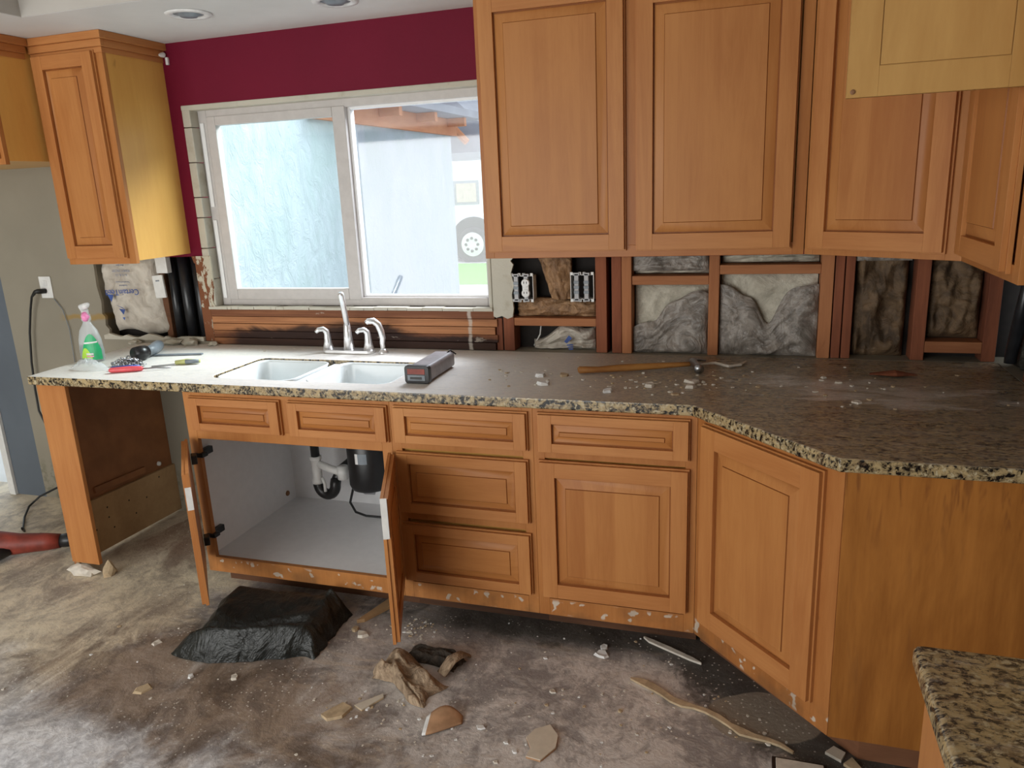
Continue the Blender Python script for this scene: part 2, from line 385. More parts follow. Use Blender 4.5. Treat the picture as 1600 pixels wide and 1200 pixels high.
def thing(name, label, cat, loc, group=None):
    o = bpy.data.objects.new(name, None); COL.objects.link(o); o.location = loc; o.empty_display_size = .05; WL[o.name] = tuple(loc)
    return tag(o, label, cat, group)
def struct(o): o['kind'] = 'structure'; return o
def box1(name, a, b, mat, parent=None, bevel=0): return MB().box(a, b).build(name, mat, parent, bevel)
def frameM(origin, u, n):
    """local (along width, outward, up) -> world"""
    u = Vector((u[0], u[1], 0)).normalized(); n = Vector((n[0], n[1], 0)).normalized()
    return Matrix(((u.x, n.x, 0, origin[0]), (u.y, n.y, 0, origin[1]), (0, 0, 1, origin[2]), (0, 0, 0, 1)))
GROOVE = wood('maple_shaded_groove', (14, 14, 1.6), light=(.30, .105, .028), dark=(.20, .065, .018))  # crevice shade of the panel grooves painted in as a darker maple tone
def raised(name, parent, M, w, h, fw=.058, horizontal=False, bev=.036, fh=None, mats=None):
    """raised panel door or drawer front; back at local y 0, front at .021"""
    fh = fh or fw; m = MB(); T = .024
    m.box((0, 0, 0), (w, .011, h), 0, M)
    e = .005
    for a, b in ((e, fw), (w-fw, w-e)): m.box((a, .011, e), (b, T, h-e), 0, M)
    for a, b in ((e, fh), (h-fh, h-e)): m.box((fw, .011, a), (w-fw, T-.0003, b), 1, M)
    # panel: groove, small step, slope, field
    prof = [(0, .0112), (.005, .0112), (.0055, .0118), (bev, .0198), (bev+.0018, .0232)]
    rings = []
    for ins, d in prof:
        rings.append(m.ring([M @ Vector(p) for p in ((fw+ins, d, fh+ins), (w-fw-ins, d, fh+ins), (w-fw-ins, d, h-fh-ins), (fw+ins, d, h-fh-ins))]))
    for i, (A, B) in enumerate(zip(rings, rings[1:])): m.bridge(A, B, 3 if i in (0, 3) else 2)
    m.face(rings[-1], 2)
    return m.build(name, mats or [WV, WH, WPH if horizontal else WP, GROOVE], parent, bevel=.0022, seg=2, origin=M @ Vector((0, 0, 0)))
def grid(name, mats, f, nu, nv, parent=None, smooth=True, mi=None, thick=0, extra=None, origin=None):
    """surface from f(u, v) -> point, u and v in 0..1"""
    m = MB(); V = [[m.bm.verts.new(f(i/nu, j/nv)) for i in range(nu+1)] for j in range(nv+1)]
    for j in range(nv):
        for i in range(nu):
            m.face([V[j][i], V[j][i+1], V[j+1][i+1], V[j+1][i]], mi((i+.5)/nu, (j+.5)/nv) if mi else 0)
    o = m.build(name, mats, parent, smooth=smooth, origin=origin)
    if thick:
        s = o.modifiers.new('solid', 'SOLIDIFY'); s.thickness = thick; s.offset = 0
    return o
def fb(p, sc=1.0, oct=3):
    return noise.fractal(Vector(p)*sc, 1.0, 2.0, oct)

# ------------------------------------------------------------------ room shell
CZ = 2.28
struct(MB().box((-7.2, -5.2, -.12), (0.13, .13, 0)).build('floor', FLOOR))
cm = MB()
cm.box((-7.2, -.66, CZ), (.13, .13, CZ+.30)); cm.box((-7.2, -5.2, CZ), (-3.45, -.66, CZ+.30)); cm.box((-.9, -5.2, CZ), (.13, -.66, CZ+.30))
cm.box((-3.45, -5.2, CZ), (-.9, -3.1, CZ+.30)); cm.box((-3.45, -3.1, CZ+.22), (-.9, -.66, CZ+.30), 1)
for a, b in (((-3.45, -.664, CZ+.001), (-.9, -.660, CZ+.22)), ((-3.45, -3.1, CZ+.001), (-3.446, -.66, CZ+.22))): cm.box(a, b, 1)
struct(cm.build('ceiling', [CEILM, CEIL2]))
wb = MB()
def bx(a, b, mi=0): wb.box(a, b, mi)
# drywall left of the cabinets, dishwasher bay and everything below the counter
bx((-4.65, 0, 0), (-4.02, .10, CZ), 0); bx((-4.02, 0, 0), (-3.34, .10, .928), 0); bx((-4.02, 0, 1.345), (-3.655, .0125, CZ), 0)
bx((-3.34, 0, 0), (.13, .10, .915), 0)
# red paint
bx((-3.655, 0, 1.34), (-3.345, .10, CZ), 1); bx((-3.345, 0, 2.012), (-1.9, .10, CZ), 1); bx((-1.9, 0, 1.31), (0, .0125, CZ), 1)
# exterior sheathing
bx((-4.02, .10, 0), (-3.345, .125, CZ), 2); bx((-3.345, .10, 0), (-1.9, .125, 1.095), 2); bx((-3.345, .10, 2.012), (-1.9, .125, CZ), 2); bx((-1.9, .10, 0), (.13, .125, CZ), 2)
# blue painted end and header over the doorway
bx((-4.88, 0, 0), (-4.65, .10, CZ), 3); bx((-7.2, 0, 2.05), (-4.88, .10, CZ), 3); bx((-7.2, 0, 0), (-5.75, .10, 2.05), 3)
struct(wb.build('wall_back', [BEIGEW, REDW, DARK, BLUEW]))
wr = MB()
wr.box((0, -5.2, 0), (.13, 0, .915)); wr.box((0, -5.2, 1.36), (.13, 0, CZ)); wr.box((0, -5.2, .915), (.13, -1.12, 1.36)); wr.box((.095, -1.12, .915), (.13, 0, 1.36), 1)
struct(wr.build('wall_right', [BEIGEW, DARK]))
struct(MB().box((-7.3, -5.2, 0), (-7.2, .1, CZ)).build('wall_left', BEIGEW))
rw = MB(); rw.box((-1.5, -5.3, 0), (.13, -5.2, CZ)); rw.box((-7.3, -5.3, 0), (-5.7, -5.2, CZ)); rw.box((-5.7, -5.3, 2.15), (-1.5, -5.2, CZ)); struct(rw.build('wall_rear', BEIGEW))
# door jamb at the far left
struct(MB().box((-4.915, -.012, 0), (-4.88, .13, 2.05)).box((-4.90, -.02, 0), (-4.86, 0, 2.09)).build('trim_1', PLASTW, bevel=.003))

# planks, sill and reveal around the window
pm = MB()
for i in range(5):
    z0 = .915+i*.0345; pm.box((-3.345, .002+.002*(i % 2), z0+.0012), (-1.895+.01*(i % 2), .02, z0+.0335))
tag(pm.build('sheathing_planks', PLANK, bevel=.0015), 'narrow reddish wall planks with black mould below the window, behind the sink', 'planks')
struct(MB().box((-3.345, .02, .915), (-1.85, .10, 1.088)).build('wall_back_backing', DARK))
sm = MB()
random.seed(3)
sm.box((-3.345, .001, 1.0882), (-1.895, .099, 1.0995), 0)
x = -3.345
while x < -1.90:
    w = random.uniform(.02, .10); h = random.uniform(.004, .011)
    sm.box((x, -.012+random.uniform(0, .006), 1.0875+h*.1), (min(x+w*.98, -1.895), .032, 1.0975+h*.5), 0); x += w
sm.box((-3.340, .040, 1.0996), (-1.905, .049, 1.1012), 1)
struct(sm.build('trim_2', [PATCH, DARK], bevel=.002))
rv = MB(); z = 1.10; i = 0
random.seed(5)
while z < 1.99:   # chipped plaster blocks of the left reveal
    h = random.uniform(.09, .16); z2 = min(z+h, 2.0)
    rv.box((-3.347, -.001, z), (-3.302-random.uniform(0, .006), .062, z2-.003)); z = z2
rv.box((-3.347, -.003, 1.993), (-1.9, .062, 2.016)); rv.box((-1.915, 0, 1.10), (-1.9, .062, 1.995))
struct(rv.build('trim_3', PATCH, bevel=.004))
# plaster remnant right of the window, with a torn right edge
pts = [(-1.897, 1.066), (-1.885, 1.06), (-1.86, 1.068), (-1.835, 1.056), (-1.812, 1.064), (-1.806, 1.10), (-1.812, 1.16), (-1.80, 1.20), (-1.812, 1.25), (-1.80, 1.285), (-1.812, 1.30), (-1.80, 1.312), (-1.897, 1.312)]
M = Matrix(((1, 0, 0, 0), (0, 0, 1, 0), (0, 1, 0, 0), (0, 0, 0, 1)))
struct(MB().prism(pts, -.002, .0125, 0, M).build('trim_4', PATCH))

# ------------------------------------------------------------------ window
def frame4(m, l, r, b, t, y0, y1, wl, wr, wb_, wt):
    m.box((l, y0, b), (l+wl, y1, t)); m.box((r-wr, y0, b), (r, y1, t)); m.box((l+wl, y0, b), (r-wr, y1, b+wb_)); m.box((l+wl, y0, t-wt), (r-wr, y1, t))
Y0 = .05
wroot = bpy.data.objects.new('window_1', None); COL.objects.link(wroot); wroot['kind'] = 'structure'; WL['window_1'] = (0, 0, 0)
fm = MB(); L, R, B, T = -3.303, -1.915, 1.100, 1.998
frame4(fm, L, R, B, T, Y0, .115, .045, .022, .038, .038)
fm.build('window_frame', VINYL, wroot, bevel=.003)
sh = MB(); l, r, b, t = -3.255, -2.545, 1.128, 1.965
frame4(sh, l, r, b, t, Y0-.006, .083, .045, .062, .052, .040)
sh.build('sliding_sash', VINYL, wroot, bevel=.003)
box1('left_pane', (l+.04, .068, b+.04), (r-.055, .072, t-.03), GLS, wroot)
s2 = MB(); l, r, b, t = -2.552, -1.935, 1.138, 1.962
frame4(s2, l, r+.003, b, t, Y0+.02, .105, .020, .009, .010, .012)
s2.build('fixed_sash', VINYLW, wroot, bevel=.002)
box1('right_pane', (l+.01, .092, b+.005), (r, .096, t-.005), GLC, wroot)
st_ = MB()
for z0, z1 in ((1.135, 1.505), (1.565, 1.94)): st_.box((L+.010, Y0-.006, z0), (L+.030, Y0+.002, z1))
st_.build('jamb_strip', VINYLW, wroot, bevel=.002)

# ------------------------------------------------------------------ exposed framing right of the window
def stud(x0, x1, z0, z1, label, mat=STUD, y0=.013, name='wall_stud'):
    m = MB(); m.box((x0, y0, z0), (x1, .099, z1)); return tag(m.build(name, mat, bevel=.003), label, 'stud')
ZT = 1.345
ZB = .9151
stud(-1.893, -1.865, ZB, 1.056, 'short reddish stud beside the plank ends, with a dark knot', STUDR)
stud(-1.860, -1.812, ZB, 1.062, 'short reddish stud left of the dark cavity, under torn plaster', STUDR)
stud(-1.458, -1.412, ZB, ZT, 'whitish-stained reddish stud just right of the right electrical box', STUDR)
stud(-1.392, -1.352, ZB, ZT, 'dark red stud right of the black gap, speckled with plaster', STUDR)
stud(-1.350, -1.310, ZB, ZT, 'clean light orange stud left of the first grey plastic bay', STUD, .008)
stud(-1.010, -.970, ZB, ZT, 'narrow orange stud between the two grey plastic bays', STUD)
stud(-.605, -.560, ZB, ZT, 'light orange stud right of the widest grey plastic bay', STUD, .008)
stud(-.556, -.524, ZB, ZT, 'middle stud of the tight trio left of the brown paper bay', STUDR)
stud(-.520, -.488, ZB, ZT, 'rightmost stud of the tight trio left of the brown paper bay', STUDR, .016)
stud(-.283, -.238, ZB, ZT, 'dim stud between the two dark brown paper bays', STUDR)
stud(-.052, -.008, ZB, ZT, 'last stud in the room corner at the counter end', STUDR)
def block(x0, x1, z0, z1, label, mat=STUDH):
    m = MB(); m.box((x0, .015, z0), (x1, .099, z1)); return tag(m.build('blocking_board', mat, bevel=.003), label, 'board')
block(-1.812, -1.458, 1.024, 1.058, 'reddish cross board under the electrical boxes, above white insulation')
block(-1.310, -1.010, 1.196, 1.232, 'orange cross board over the first grey plastic bay')
block(-.970, -.605, 1.236, 1.272, 'orange cross board over the widest grey plastic bay')
block(-.238, -.052, .944, .986, 'dusty cross board low in the bay nearest the corner', STUDH)
# left of the window
MB_ = MB(); MB_.box((-3.40, .005, .9285), (-3.347, .099, 1.339)); tag(MB_.build('wall_stud', PEEL, bevel=.003), 'stud with peeling cream plaster between black pipes and window', 'stud')
MB_ = MB(); MB_.box((-3.665, .05, .9285), (-3.63, .099, 1.34)); tag(MB_.build('wall_stud', DARKW, bevel=.003), 'dark stud between the printed insulation bag and the black pipes', 'stud')
for i, (xc, r) in enumerate(((-3.588, .021), (-3.515, .026), (-3.437, .024))):
    p = MB().tube([(xc, .058, .9285), (xc, .058, 1.1), (xc, .058, 1.339)], r, 20).build('drain_pipe', PIPEB, smooth=True)
    tag(p, ['left black drain pipe behind the small white box', 'middle black drain pipe of three left of the window', 'right black drain pipe of three, next to the peeling stud'][i], 'pipe', 'black drain pipes in the open wall')

# insulation pieces
def pillow(name, mat, x0, x1, z0, z1, yb, bulge, label, cat='insulation', seed=0, wob=.012, top=None, n=28, dents=.5, group=None):
    def f(u, v):
        e = min(1, 8*min(u, 1-u))*min(1, 8*min(v, 1-v)); e = math.sqrt(max(e, 0))
        nz = fb((u*3+seed, v*3, seed), 1.3, 4)
        tz = z1 if top is None else top(u)
        xx = x0+(x1-x0)*u + (0 if u in (0, 1) else 0)
        return Vector((xx, yb - bulge*e*(.7+dents*nz), z0+(tz-z0)*v))
    o = grid(name, [mat], f, n, n)
    if label: tag(o, label, cat, group)
    return o
pillow('insulation_batt', INS, -1.306, -1.014, ZB, 1.194, .090, .030, 'cream insulation batt in the first bay above grey plastic', seed=1)
pillow('insulation_batt', INS, -1.306, -1.014, 1.234, ZT, .085, .045, 'scrap of pale insulation above the left orange cross board', seed=2)
pillow('insulation_batt', INS, -.966, -.609, ZB, 1.234, .090, .030, 'cream insulation batt in the widest bay above grey plastic', seed=3)
pillow('insulation_batt', INS, -.966, -.609, 1.274, ZT, .085, .045, 'scrap of pale insulation above the right orange cross board', seed=4)
pillow('plastic_sheet', PLS, -1.308, -1.012, ZB+.001, 1.2, .042, .028, 'crumpled grey plastic sheet in the first open bay', 'plastic sheet', seed=5,
       top=lambda u: 1.02+.13*(1/(1+math.exp(-(u-.38)*22)))+.02*math.sin(u*9), dents=.9)
pillow('plastic_sheet', PLS, -.968, -.607, ZB+.001, 1.2, .042, .028, 'crumpled grey plastic sheet in the widest open bay', 'plastic sheet', seed=6,
       top=lambda u: 1.17-.13*math.exp(-((u-.50)/.13)**2)*1.0+.05*abs(u-.5)-.03*math.exp(-((u-.25)/.1)**2), dents=.9)
pillow('plastic_sheet', PLS, -1.306, -1.014, 1.250, ZT, .035, .02, 'grey plastic scrap above the left orange cross board', 'plastic sheet', seed=25, dents=.9)
# brown paper folded in the cavity with the boxes
def kr(u, v):
    w = 1-.42*(1-v); x = -1.765+.23*v*0 + (-1.70+(u-.5)*.17*w+.005) + 1.765 - .0; x += (1-v)*.03
    return Vector((x, .055-.03*math.sin(u*math.pi)+.012*fb((u*4, v*5, 3), 1.5, 4), 1.135+.209*v))
tag(grid('kraft_paper', [KRAFT], lambda u, v: Vector((-1.712+.150*u*(.60+.40*v)+.060*(1-v), .050-.028*math.sin(u*math.pi)+.014*fb((u*4, v*5, 3), 1.5, 4), 1.135+.209*v)), 26, 26, thick=.003),
    'hanging flap of folded brown paper between the two electrical boxes', 'paper')
tag(grid('kraft_paper', [KRAFT], lambda u, v: Vector((-1.80+.338*u, .070-.03*math.sin(v*math.pi)**.6+.016*fb((u*5, v*3, 9), 1.6, 4), 1.0585+(.073+.008*math.sin(u*5))*v)), 34, 16, thick=.003),
    'bunched brown paper lying on the reddish cross board', 'paper')
w_ = pillow('insulation_batt', BAGW, -1.745, -1.475, ZB, 1.0, .085, .06, 'white insulation lump with blue print under the reddish cross board', seed=8, top=lambda u: .955+.062*min(1, u*1.9)-.012*math.sin(u*9))
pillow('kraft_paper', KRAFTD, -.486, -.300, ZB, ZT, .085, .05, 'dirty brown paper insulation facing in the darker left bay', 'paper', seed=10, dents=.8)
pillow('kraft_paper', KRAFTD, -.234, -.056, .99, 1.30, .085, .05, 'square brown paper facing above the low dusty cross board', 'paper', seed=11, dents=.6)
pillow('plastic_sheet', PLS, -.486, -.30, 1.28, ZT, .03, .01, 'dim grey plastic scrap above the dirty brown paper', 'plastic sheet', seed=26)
# the printed bag and its torn hole left of the pipes
def bagf(u, v):
    e = math.sqrt(max(0, min(1, 7*min(u, 1-u))*min(1, 7*min(v, 1-v))))
    x0 = -4.018+.035*(1-v)+.010*math.sin(v*7); x1 = -3.675+.04*(1-v)**2
    return Vector((x0+(x1-x0)*u, .062-.045*e-.014*fb((u*3, v*4, 2), 1.3, 4), .960+.012*math.sin(u*7)*(1-v)+(1.344-.960)*v))
bagr = tag(grid('insulation_bag', [BAGW], bagf, 40, 40), 'beige insulation bag with upside-down blue print in the torn wall opening', 'insulation')
def text(name, body, size, M, mat, parent, ext=.0008):
    c = bpy.data.curves.new(name, 'FONT'); c.body = body; c.size = size; c.extrude = ext; c.align_x = 'CENTER'; c.align_y = 'CENTER'
    t = bpy.data.objects.new(name, c); COL.objects.link(t); dg = bpy.context.evaluated_depsgraph_get()
    me = bpy.data.meshes.new_from_object(t.evaluated_get(dg)); COL.objects.unlink(t); bpy.data.objects.remove(t)
    me.materials.clear(); me.materials.append(mat); o = bpy.data.objects.new(name, me); COL.objects.link(o)
    for v in me.vertices: v.co = M @ v.co
    if parent:
        o.parent = parent; pl = Vector(WL[parent.name])
        for v in me.vertices: v.co -= pl
    return o
def TM(x, y, z, ang=0, face='front'):
    """text standing on a wall facing -y, turned by ang about the view axis"""
    return Matrix.Translation((x, y, z)) @ Matrix.Rotation(math.radians(90), 4, 'X') @ Matrix.Rotation(ang, 4, 'Z')
YB = -.0115
text('printed_name', 'CertainTeed', .041, TM(-3.850, YB, 1.172, math.pi+.02), INKB, bagr)
for k, (zz, s, body) in enumerate(((1.205, .013, 'Insulation'), (1.222, .010, 'Thermal performance'), (1.258, .017, 'R-13 R-13'), (1.278, .017, 'KRAFT FACED'), (1.305, .012, 'fiber glass'))):
    text('printed_line', body, s, TM(-3.835, YB, zz, math.pi), INKF, bagr)
mm = MB(); MX = TM(0, YB-.001, 0)
for poly in ([(-3.945, 1.162), (-3.905, 1.158), (-3.925, 1.122)], [(-3.90, 1.108), (-3.845, 1.082), (-3.862, 1.094)], [(-3.885, 1.088), (-3.848, 1.084), (-3.862, 1.058)], [(-3.872, 1.044), (-3.856, 1.045), (-3.862, 1.03)]):
    mm.prism(poly, 0, .001, 0, Matrix(((1, 0, 0, 0), (0, 0, -1, YB), (0, 1, 0, 0), (0, 0, 0, 1))))
mm.build('printed_logo', INKB, bagr)
# printed mark on the lump of insulation under the cross board
mm = MB(); MXZ = Matrix(((1, 0, 0, 0), (0, 0, -1, .020), (0, 1, 0, 0), (0, 0, 0, 1)))
mm.prism([(-1.596, .958), (-1.575, .985), (-1.562, .972), (-1.585, .950)], 0, .001, 0, MXZ)
for k in range(3): mm.prism([(-1.585+.004*k, .945-.009*k), (-1.560, .948-.009*k), (-1.556, .943-.009*k), (-1.585+.004*k, .940-.009*k)], 0, .001, 0, MXZ)
mm.build('printed_mark', INKB, w_)
# ragged drywall edge under the bag and lumps of spray foam at the pipes
rg = MB(); random.seed(11); x = -4.02
pts = []
while x < -3.41:
    pts.append((x, .945+random.uniform(-.006, .016))); x += random.uniform(.02, .05)
pts.append((-3.405, .95)); pts += [(-3.405, .9285), (-4.02, .9285)]
struct(rg.prism(pts, -.004, .012, 0, M).build('trim_5', PATCH))
pts = [(-4.022, .93), (-4.022, 1.342), (-4.006, 1.342), (-4.012, 1.2), (-4.0, 1.12), (-4.008, 1.06), (-3.992, 1.045), (-3.998, 1.0), (-3.98, .98), (-3.985, .93)]
struct(MB().prism(pts, -.003, .012, 0, M).build('trim_6', BEIGEW))
struct(MB().prism([(-3.405, 1.342), (-3.30, 1.342), (-3.303, 1.20), (-3.318, 1.12), (-3.305, 1.10), (-3.33, 1.10), (-3.345, 1.18), (-3.36, 1.24), (-3.365, 1.30), (-3.395, 1.31)], -.006, .004, 0, M).build('trim_7', PEEL))

def elec_box(x0, x1, z0, z1, label, outlet):
    t = thing('electrical_box', label, 'electrical box', ((x0+x1)/2, .03, z0)); m = MB(); y0, y1 = .004, .055; w = .003
    m.box((x0, y0, z0), (x0+w, y1, z1)); m.box((x1-w, y0, z0), (x1, y1, z1)); m.box((x0, y0, z0), (x1, y1, z0+w)); m.box((x0, y0, z1-w), (x1, y1, z1)); m.box((x0, y1-w, z0), (x1, y1, z1), 1)
    for xx in (x0+.006, x0+.04, x1-.04, x1-.006):
        for zz in (z0-.004, z1+.004): m.box((xx-.006, y0-.002, zz-.006), (xx+.006, y0+.004, zz+.006))
    m.build('box_body', [PLASTW, DARK], t, bevel=.001)
    for k, xc in enumerate((x0+.027, x1-.030)):
        s = MB(); s.box((xc-.009, -.004, z0-.004), (xc+.009, .012, z1+.004)); s.box((xc-.014, -.004, z0-.008), (xc+.014, .004, z0+.004)); s.box((xc-.014, -.004, z1-.004), (xc+.014, .004, z1+.008))
        for q in (.3, .5, .7): s.box((xc-.011, -.006, z0+(z1-z0)*q-.006), (xc+.011, .004, z0+(z1-z0)*q+.006), 1)
        s.build('device_strap', [ZINC, GREYP], t, bevel=.0015)
        if outlet and k == 1:
            o = MB(); zc = (z0+z1)/2
            for dz in (-.021, .021): o.lathe([(.0175, 0), (.0175, .010), (.016, .012)], (0, 0, 0), 20, 0, Matrix.Translation((xc, -.002, zc+dz)) @ Matrix.Rotation(math.radians(90), 4, 'X'))
            o.box((xc-.013, -.012, zc-.03), (xc+.013, 0, zc+.03))
            for dz in (-.021, .021):
                for dx in (-.006, .006): o.box((xc+dx-.0012, -.0155, zc+dz-.002), (xc+dx+.0012, -.0135, zc+dz+.007), 1)
            o.build('receptacle', [LABW, DARK], t)
elec_box(-1.818, -1.718, 1.137, 1.238, 'open two-gang electrical box holding a round white receptacle', True)
elec_box(-1.560, -1.462, 1.139, 1.241, 'open two-gang electrical box with two bare switch straps', False)
wm = MB().tube([(-1.74, .06, .93), (-1.71, .055, .98), (-1.705, .06, 1.0235)], .003, 8).build('thin_cable', PLASTW, smooth=True); tag(wm, 'thin grey cable rising from the white insulation lump to the cross board', 'cable')
t = thing('wall_switch', 'white rectangular switch plate hanging beside the black pipes', 'switch', (-3.626, .0, 1.14))
mM = Matrix.Translation((-3.622, .004, 1.198)) @ Matrix.Rotation(-.06, 4, 'Y')
MB().box((-.031, -.012, -.056), (.031, .0, .056), 0, mM).build('cover_plate', PLASTW, t, bevel=.003)
MB().box((-.010, -.015, .026), (.010, -.010, .032), 0, mM).build('slot', GREYP, t)
tag(MB().box((-3.628, -.002, 1.262), (-3.562, .03, 1.344)).build('junction_box', PLASTW, bevel=.003), 'white box above the switch plate, half hidden by the cabinet', 'electrical box')
# right wall bits, in the open bay at the corner
MB_ = MB(); MB_.box((.004, -.30, ZB), (.09, -.26, 1.359)); tag(MB_.build('wall_stud', STUDR, bevel=.003), 'stud in the right wall next to black plastic', 'stud')
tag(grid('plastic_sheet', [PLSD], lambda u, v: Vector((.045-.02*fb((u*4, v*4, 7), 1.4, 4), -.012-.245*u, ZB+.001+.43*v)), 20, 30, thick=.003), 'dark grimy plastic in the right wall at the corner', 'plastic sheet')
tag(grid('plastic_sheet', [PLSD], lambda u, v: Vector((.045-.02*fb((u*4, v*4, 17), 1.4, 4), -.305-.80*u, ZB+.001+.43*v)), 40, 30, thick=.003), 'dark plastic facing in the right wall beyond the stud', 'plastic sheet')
tag(MB().tube([(.03, -.10, 1.35), (.012, -.16, 1.20), (.012, -.13, 1.08), (.02, -.06, .96), (.02, -.06, .93)], [.016, .018, .022, .02, .02], 12).build('drain_pipe', PIPEB, smooth=True), 'bent black hose in the right wall above the counter corner', 'hose')

# wall outlet, cord, thin cable, anchor
t = thing('wall_outlet', 'beige duplex outlet on the wall with a black plug', 'outlet', (-4.344, 0, 1.14))
MB().box((-4.383, -.006, 1.140), (-4.305, -.0002, 1.252)).build('cover_plate', PLASTW, t, bevel=.002)
o = MB()
for z in (1.175, 1.217): o.box((-4.358, -.009, z-.014), (-4.33, -.005, z+.014))
o.build('receptacle', LABW, t, bevel=.003)
tag(MB().tube([(-4.30, -.008, 1.137), (-4.255, -.010, 1.08), (-4.235, -.010, .98), (-4.24, -.010, .85), (-4.245, -.010, .60)], .0022, 6).build('thin_cable', GREYP, smooth=True), 'thin grey wire hanging down the wall right of the outlet', 'wire')
tag(MB().lathe([(.004, 0), (.012, .012), (.009, .03), (.004, .04)], (0, 0, 0), 8, 0, Matrix.Translation((-3.39, 0, 2.235)) @ Matrix.Rotation(math.radians(100), 4, 'X')).box((-3.385, -.012, 2.19), (-3.372, -.001, 2.222)).build('wall_hook', PLASTW, bevel=.002), 'small white hook on the red wall beside the tall cabinet', 'hook')

# ------------------------------------------------------------------ ceiling lights
for xc, yc, lab in ((-2.905, -.42, 'left recessed ceiling light with white trim ring above the window'), (-2.33, -.335, 'right recessed ceiling light cut off by the picture top')):
    t = thing('recessed_light', lab, 'ceiling light', (xc, yc, CZ))
    m = MB(); R_ = [(.085, -.001), (.083, -.006), (.060, -.007), (.055, -.001)]
    rings = [m.ring([Vector((xc+r*math.cos(a), yc+r*math.sin(a), CZ+z)) for a in [2*math.pi*k/40 for k in range(40)]]) for r, z in R_]
    for A, B in zip(rings, rings[1:]): m.bridge(A, B)
    m.build('trim_ring', LABW, t, smooth=True)
    m = MB().lathe([(.055, -.001), (.040, -.004), (.030, -.012), (.0, -.012)][:3], (xc, yc, CZ), 32); m.build('bulb', GREYP, t, smooth=True)

# ------------------------------------------------------------------ upper cabinets
ZU = 1.344; UY = -.345; FY = -.683
def crown(x0, x1, y, z0, side=None, ydepth=None):
    pass
def wall_cab(name, label, x0, x1, yf, z0, z1, doors, side=WS, crown=False, mull=()):
    t = thing(name, label, 'cabinet', ((x0+x1)/2, 0, z0))
    m = MB(); m.box((x0, yf+.019, z0+.012), (x1, -.0005, z1-.001))
    m.build('body', [side], t)
    f = MB(); fy = yf
    f.box((x0, fy, z0), (x0+.035, fy+.019, z1-.001)); f.box((x1-.035, fy, z0), (x1, fy+.019, z1-.001)); f.box((x0+.035, fy, z0), (x1-.035, fy+.019, z0+.04), 1); f.box((x0+.035, fy, z1-.07), (x1-.035, fy+.019, z1-.001), 1)
    for a, b in mull: f.box((a, fy, z0+.04), (b, fy+.019, z1-.07))
    f.build('face_frame', [WF, WH], t, bevel=.001)
    for (a, b, c, d) in doors: raised('door', t, frameM((a, yf, c), (1, 0), (0, -1)), b-a, d-c)
    return t
t = wall_cab('wall_cabinet', 'tall narrow wall cabinet with crown moulding left of the window', -3.782, -3.410, UY, ZU, CZ, [(-3.770, -3.444, 1.368, 2.212)], mull=())
c = MB()
for dz0, dz1, pr in ((2.200, 2.222, .006), (2.222, 2.250, .016), (2.250, CZ-.0005, .030)):
    c.box((-3.782, UY-pr, dz0), (-3.410+pr, UY, dz1)); c.box((-3.410, UY, dz0), (-3.410+pr, -.0005, dz1))
c.build('crown_moulding', WH, t, bevel=.002)
# over-fridge cabinet, deeper and shorter
t = thing('fridge_cabinet', 'short deep cabinet high at the left edge beside the tall cabinet', 'cabinet', (-4.2, 0, 1.776))
MB().box((-4.72, -.54, 1.790), (-3.786, -.0005, CZ-.001)).build('body', WS, t)
f = MB(); 
for a, b in (((-4.72, -.56, 1.776), (-4.685, -.54, CZ-.001)), ((-3.825, -.56, 1.776), (-3.786, -.54, CZ-.001)), ((-4.685, -.56, 1.776), (-3.825, -.54, 1.82)), ((-4.685, -.56, 2.20), (-3.825, -.54, CZ-.001))): f.box(a, b)
f.build('face_frame', WF, t, bevel=.001)
raised('door', t, frameM((-4.70, -.56, 1.80), (1, 0), (0, -1)), .44, .41); raised('door', t, frameM((-4.245, -.56, 1.80), (1, 0), (0, -1)), .44, .41)
c = MB()
for dz0, dz1, pr in ((2.200, 2.222, .006), (2.222, 2.250, .016), (2.250, CZ-.0005, .030)):
    c.box((-4.72, -.56-pr, dz0), (-3.786+pr, -.56, dz1)); c.box((-3.786, -.56, dz0), (-3.786+min(pr, .03), UY-.032, dz1))
c.build('crown_moulding', WH, t, bevel=.002)
# double cabinet right of the window
wall_cab('wall_cabinet', 'wide two-door wall cabinet right of the window above the outlets', -1.797, -.690, UY, ZU, CZ,
         [(-1.781, -1.272, 1.366, 2.232), (-1.238, -.730, 1.364, 2.205)], mull=[(-1.285, -1.225)])
def poly_cab(t, poly, z0, z1, mat, name='body'):
    return MB().prism(poly, z0, z1).build(name, mat, t)
A0, A1 = Vector((-.688, -.345)), Vector((-.288, -.612))
d0 = (A1-A0).normalized(); n0 = Vector((d0.y, -d0.x))
t = thing('corner_wall_cabinet', 'angled single-door wall cabinet filling the room corner', 'cabinet', (-.3, -.2, ZU))
ins = .019
poly_cab(t, [(-.687, -.0005), (-.687, A0.y+.022), (A1.x+.024, A1.y+.001), (-.0005, A1.y+.001), (-.0005, -.0005)], ZU+.012, CZ-.001, WS)
Md = frameM((A0.x, A0.y, 0), d0, n0); LN = (A1-A0).length
f = MB()
for a, b in (((.0, -.019, ZU), (.03, 0, CZ-.001)), ((LN-.045, -.019, ZU), (LN, 0, CZ-.001)), ((.03, -.019, ZU), (LN-.045, 0, ZU+.04)), ((.03, -.019, CZ-.06), (LN-.045, 0, CZ-.001))): f.box(a, b, 0, Md)
f.build('face_frame', WF, t, bevel=.001)
raised('door', t, frameM((A0.x+d0.x*.018, A0.y+d0.y*.018, 1.362), d0, n0), .422, .85)
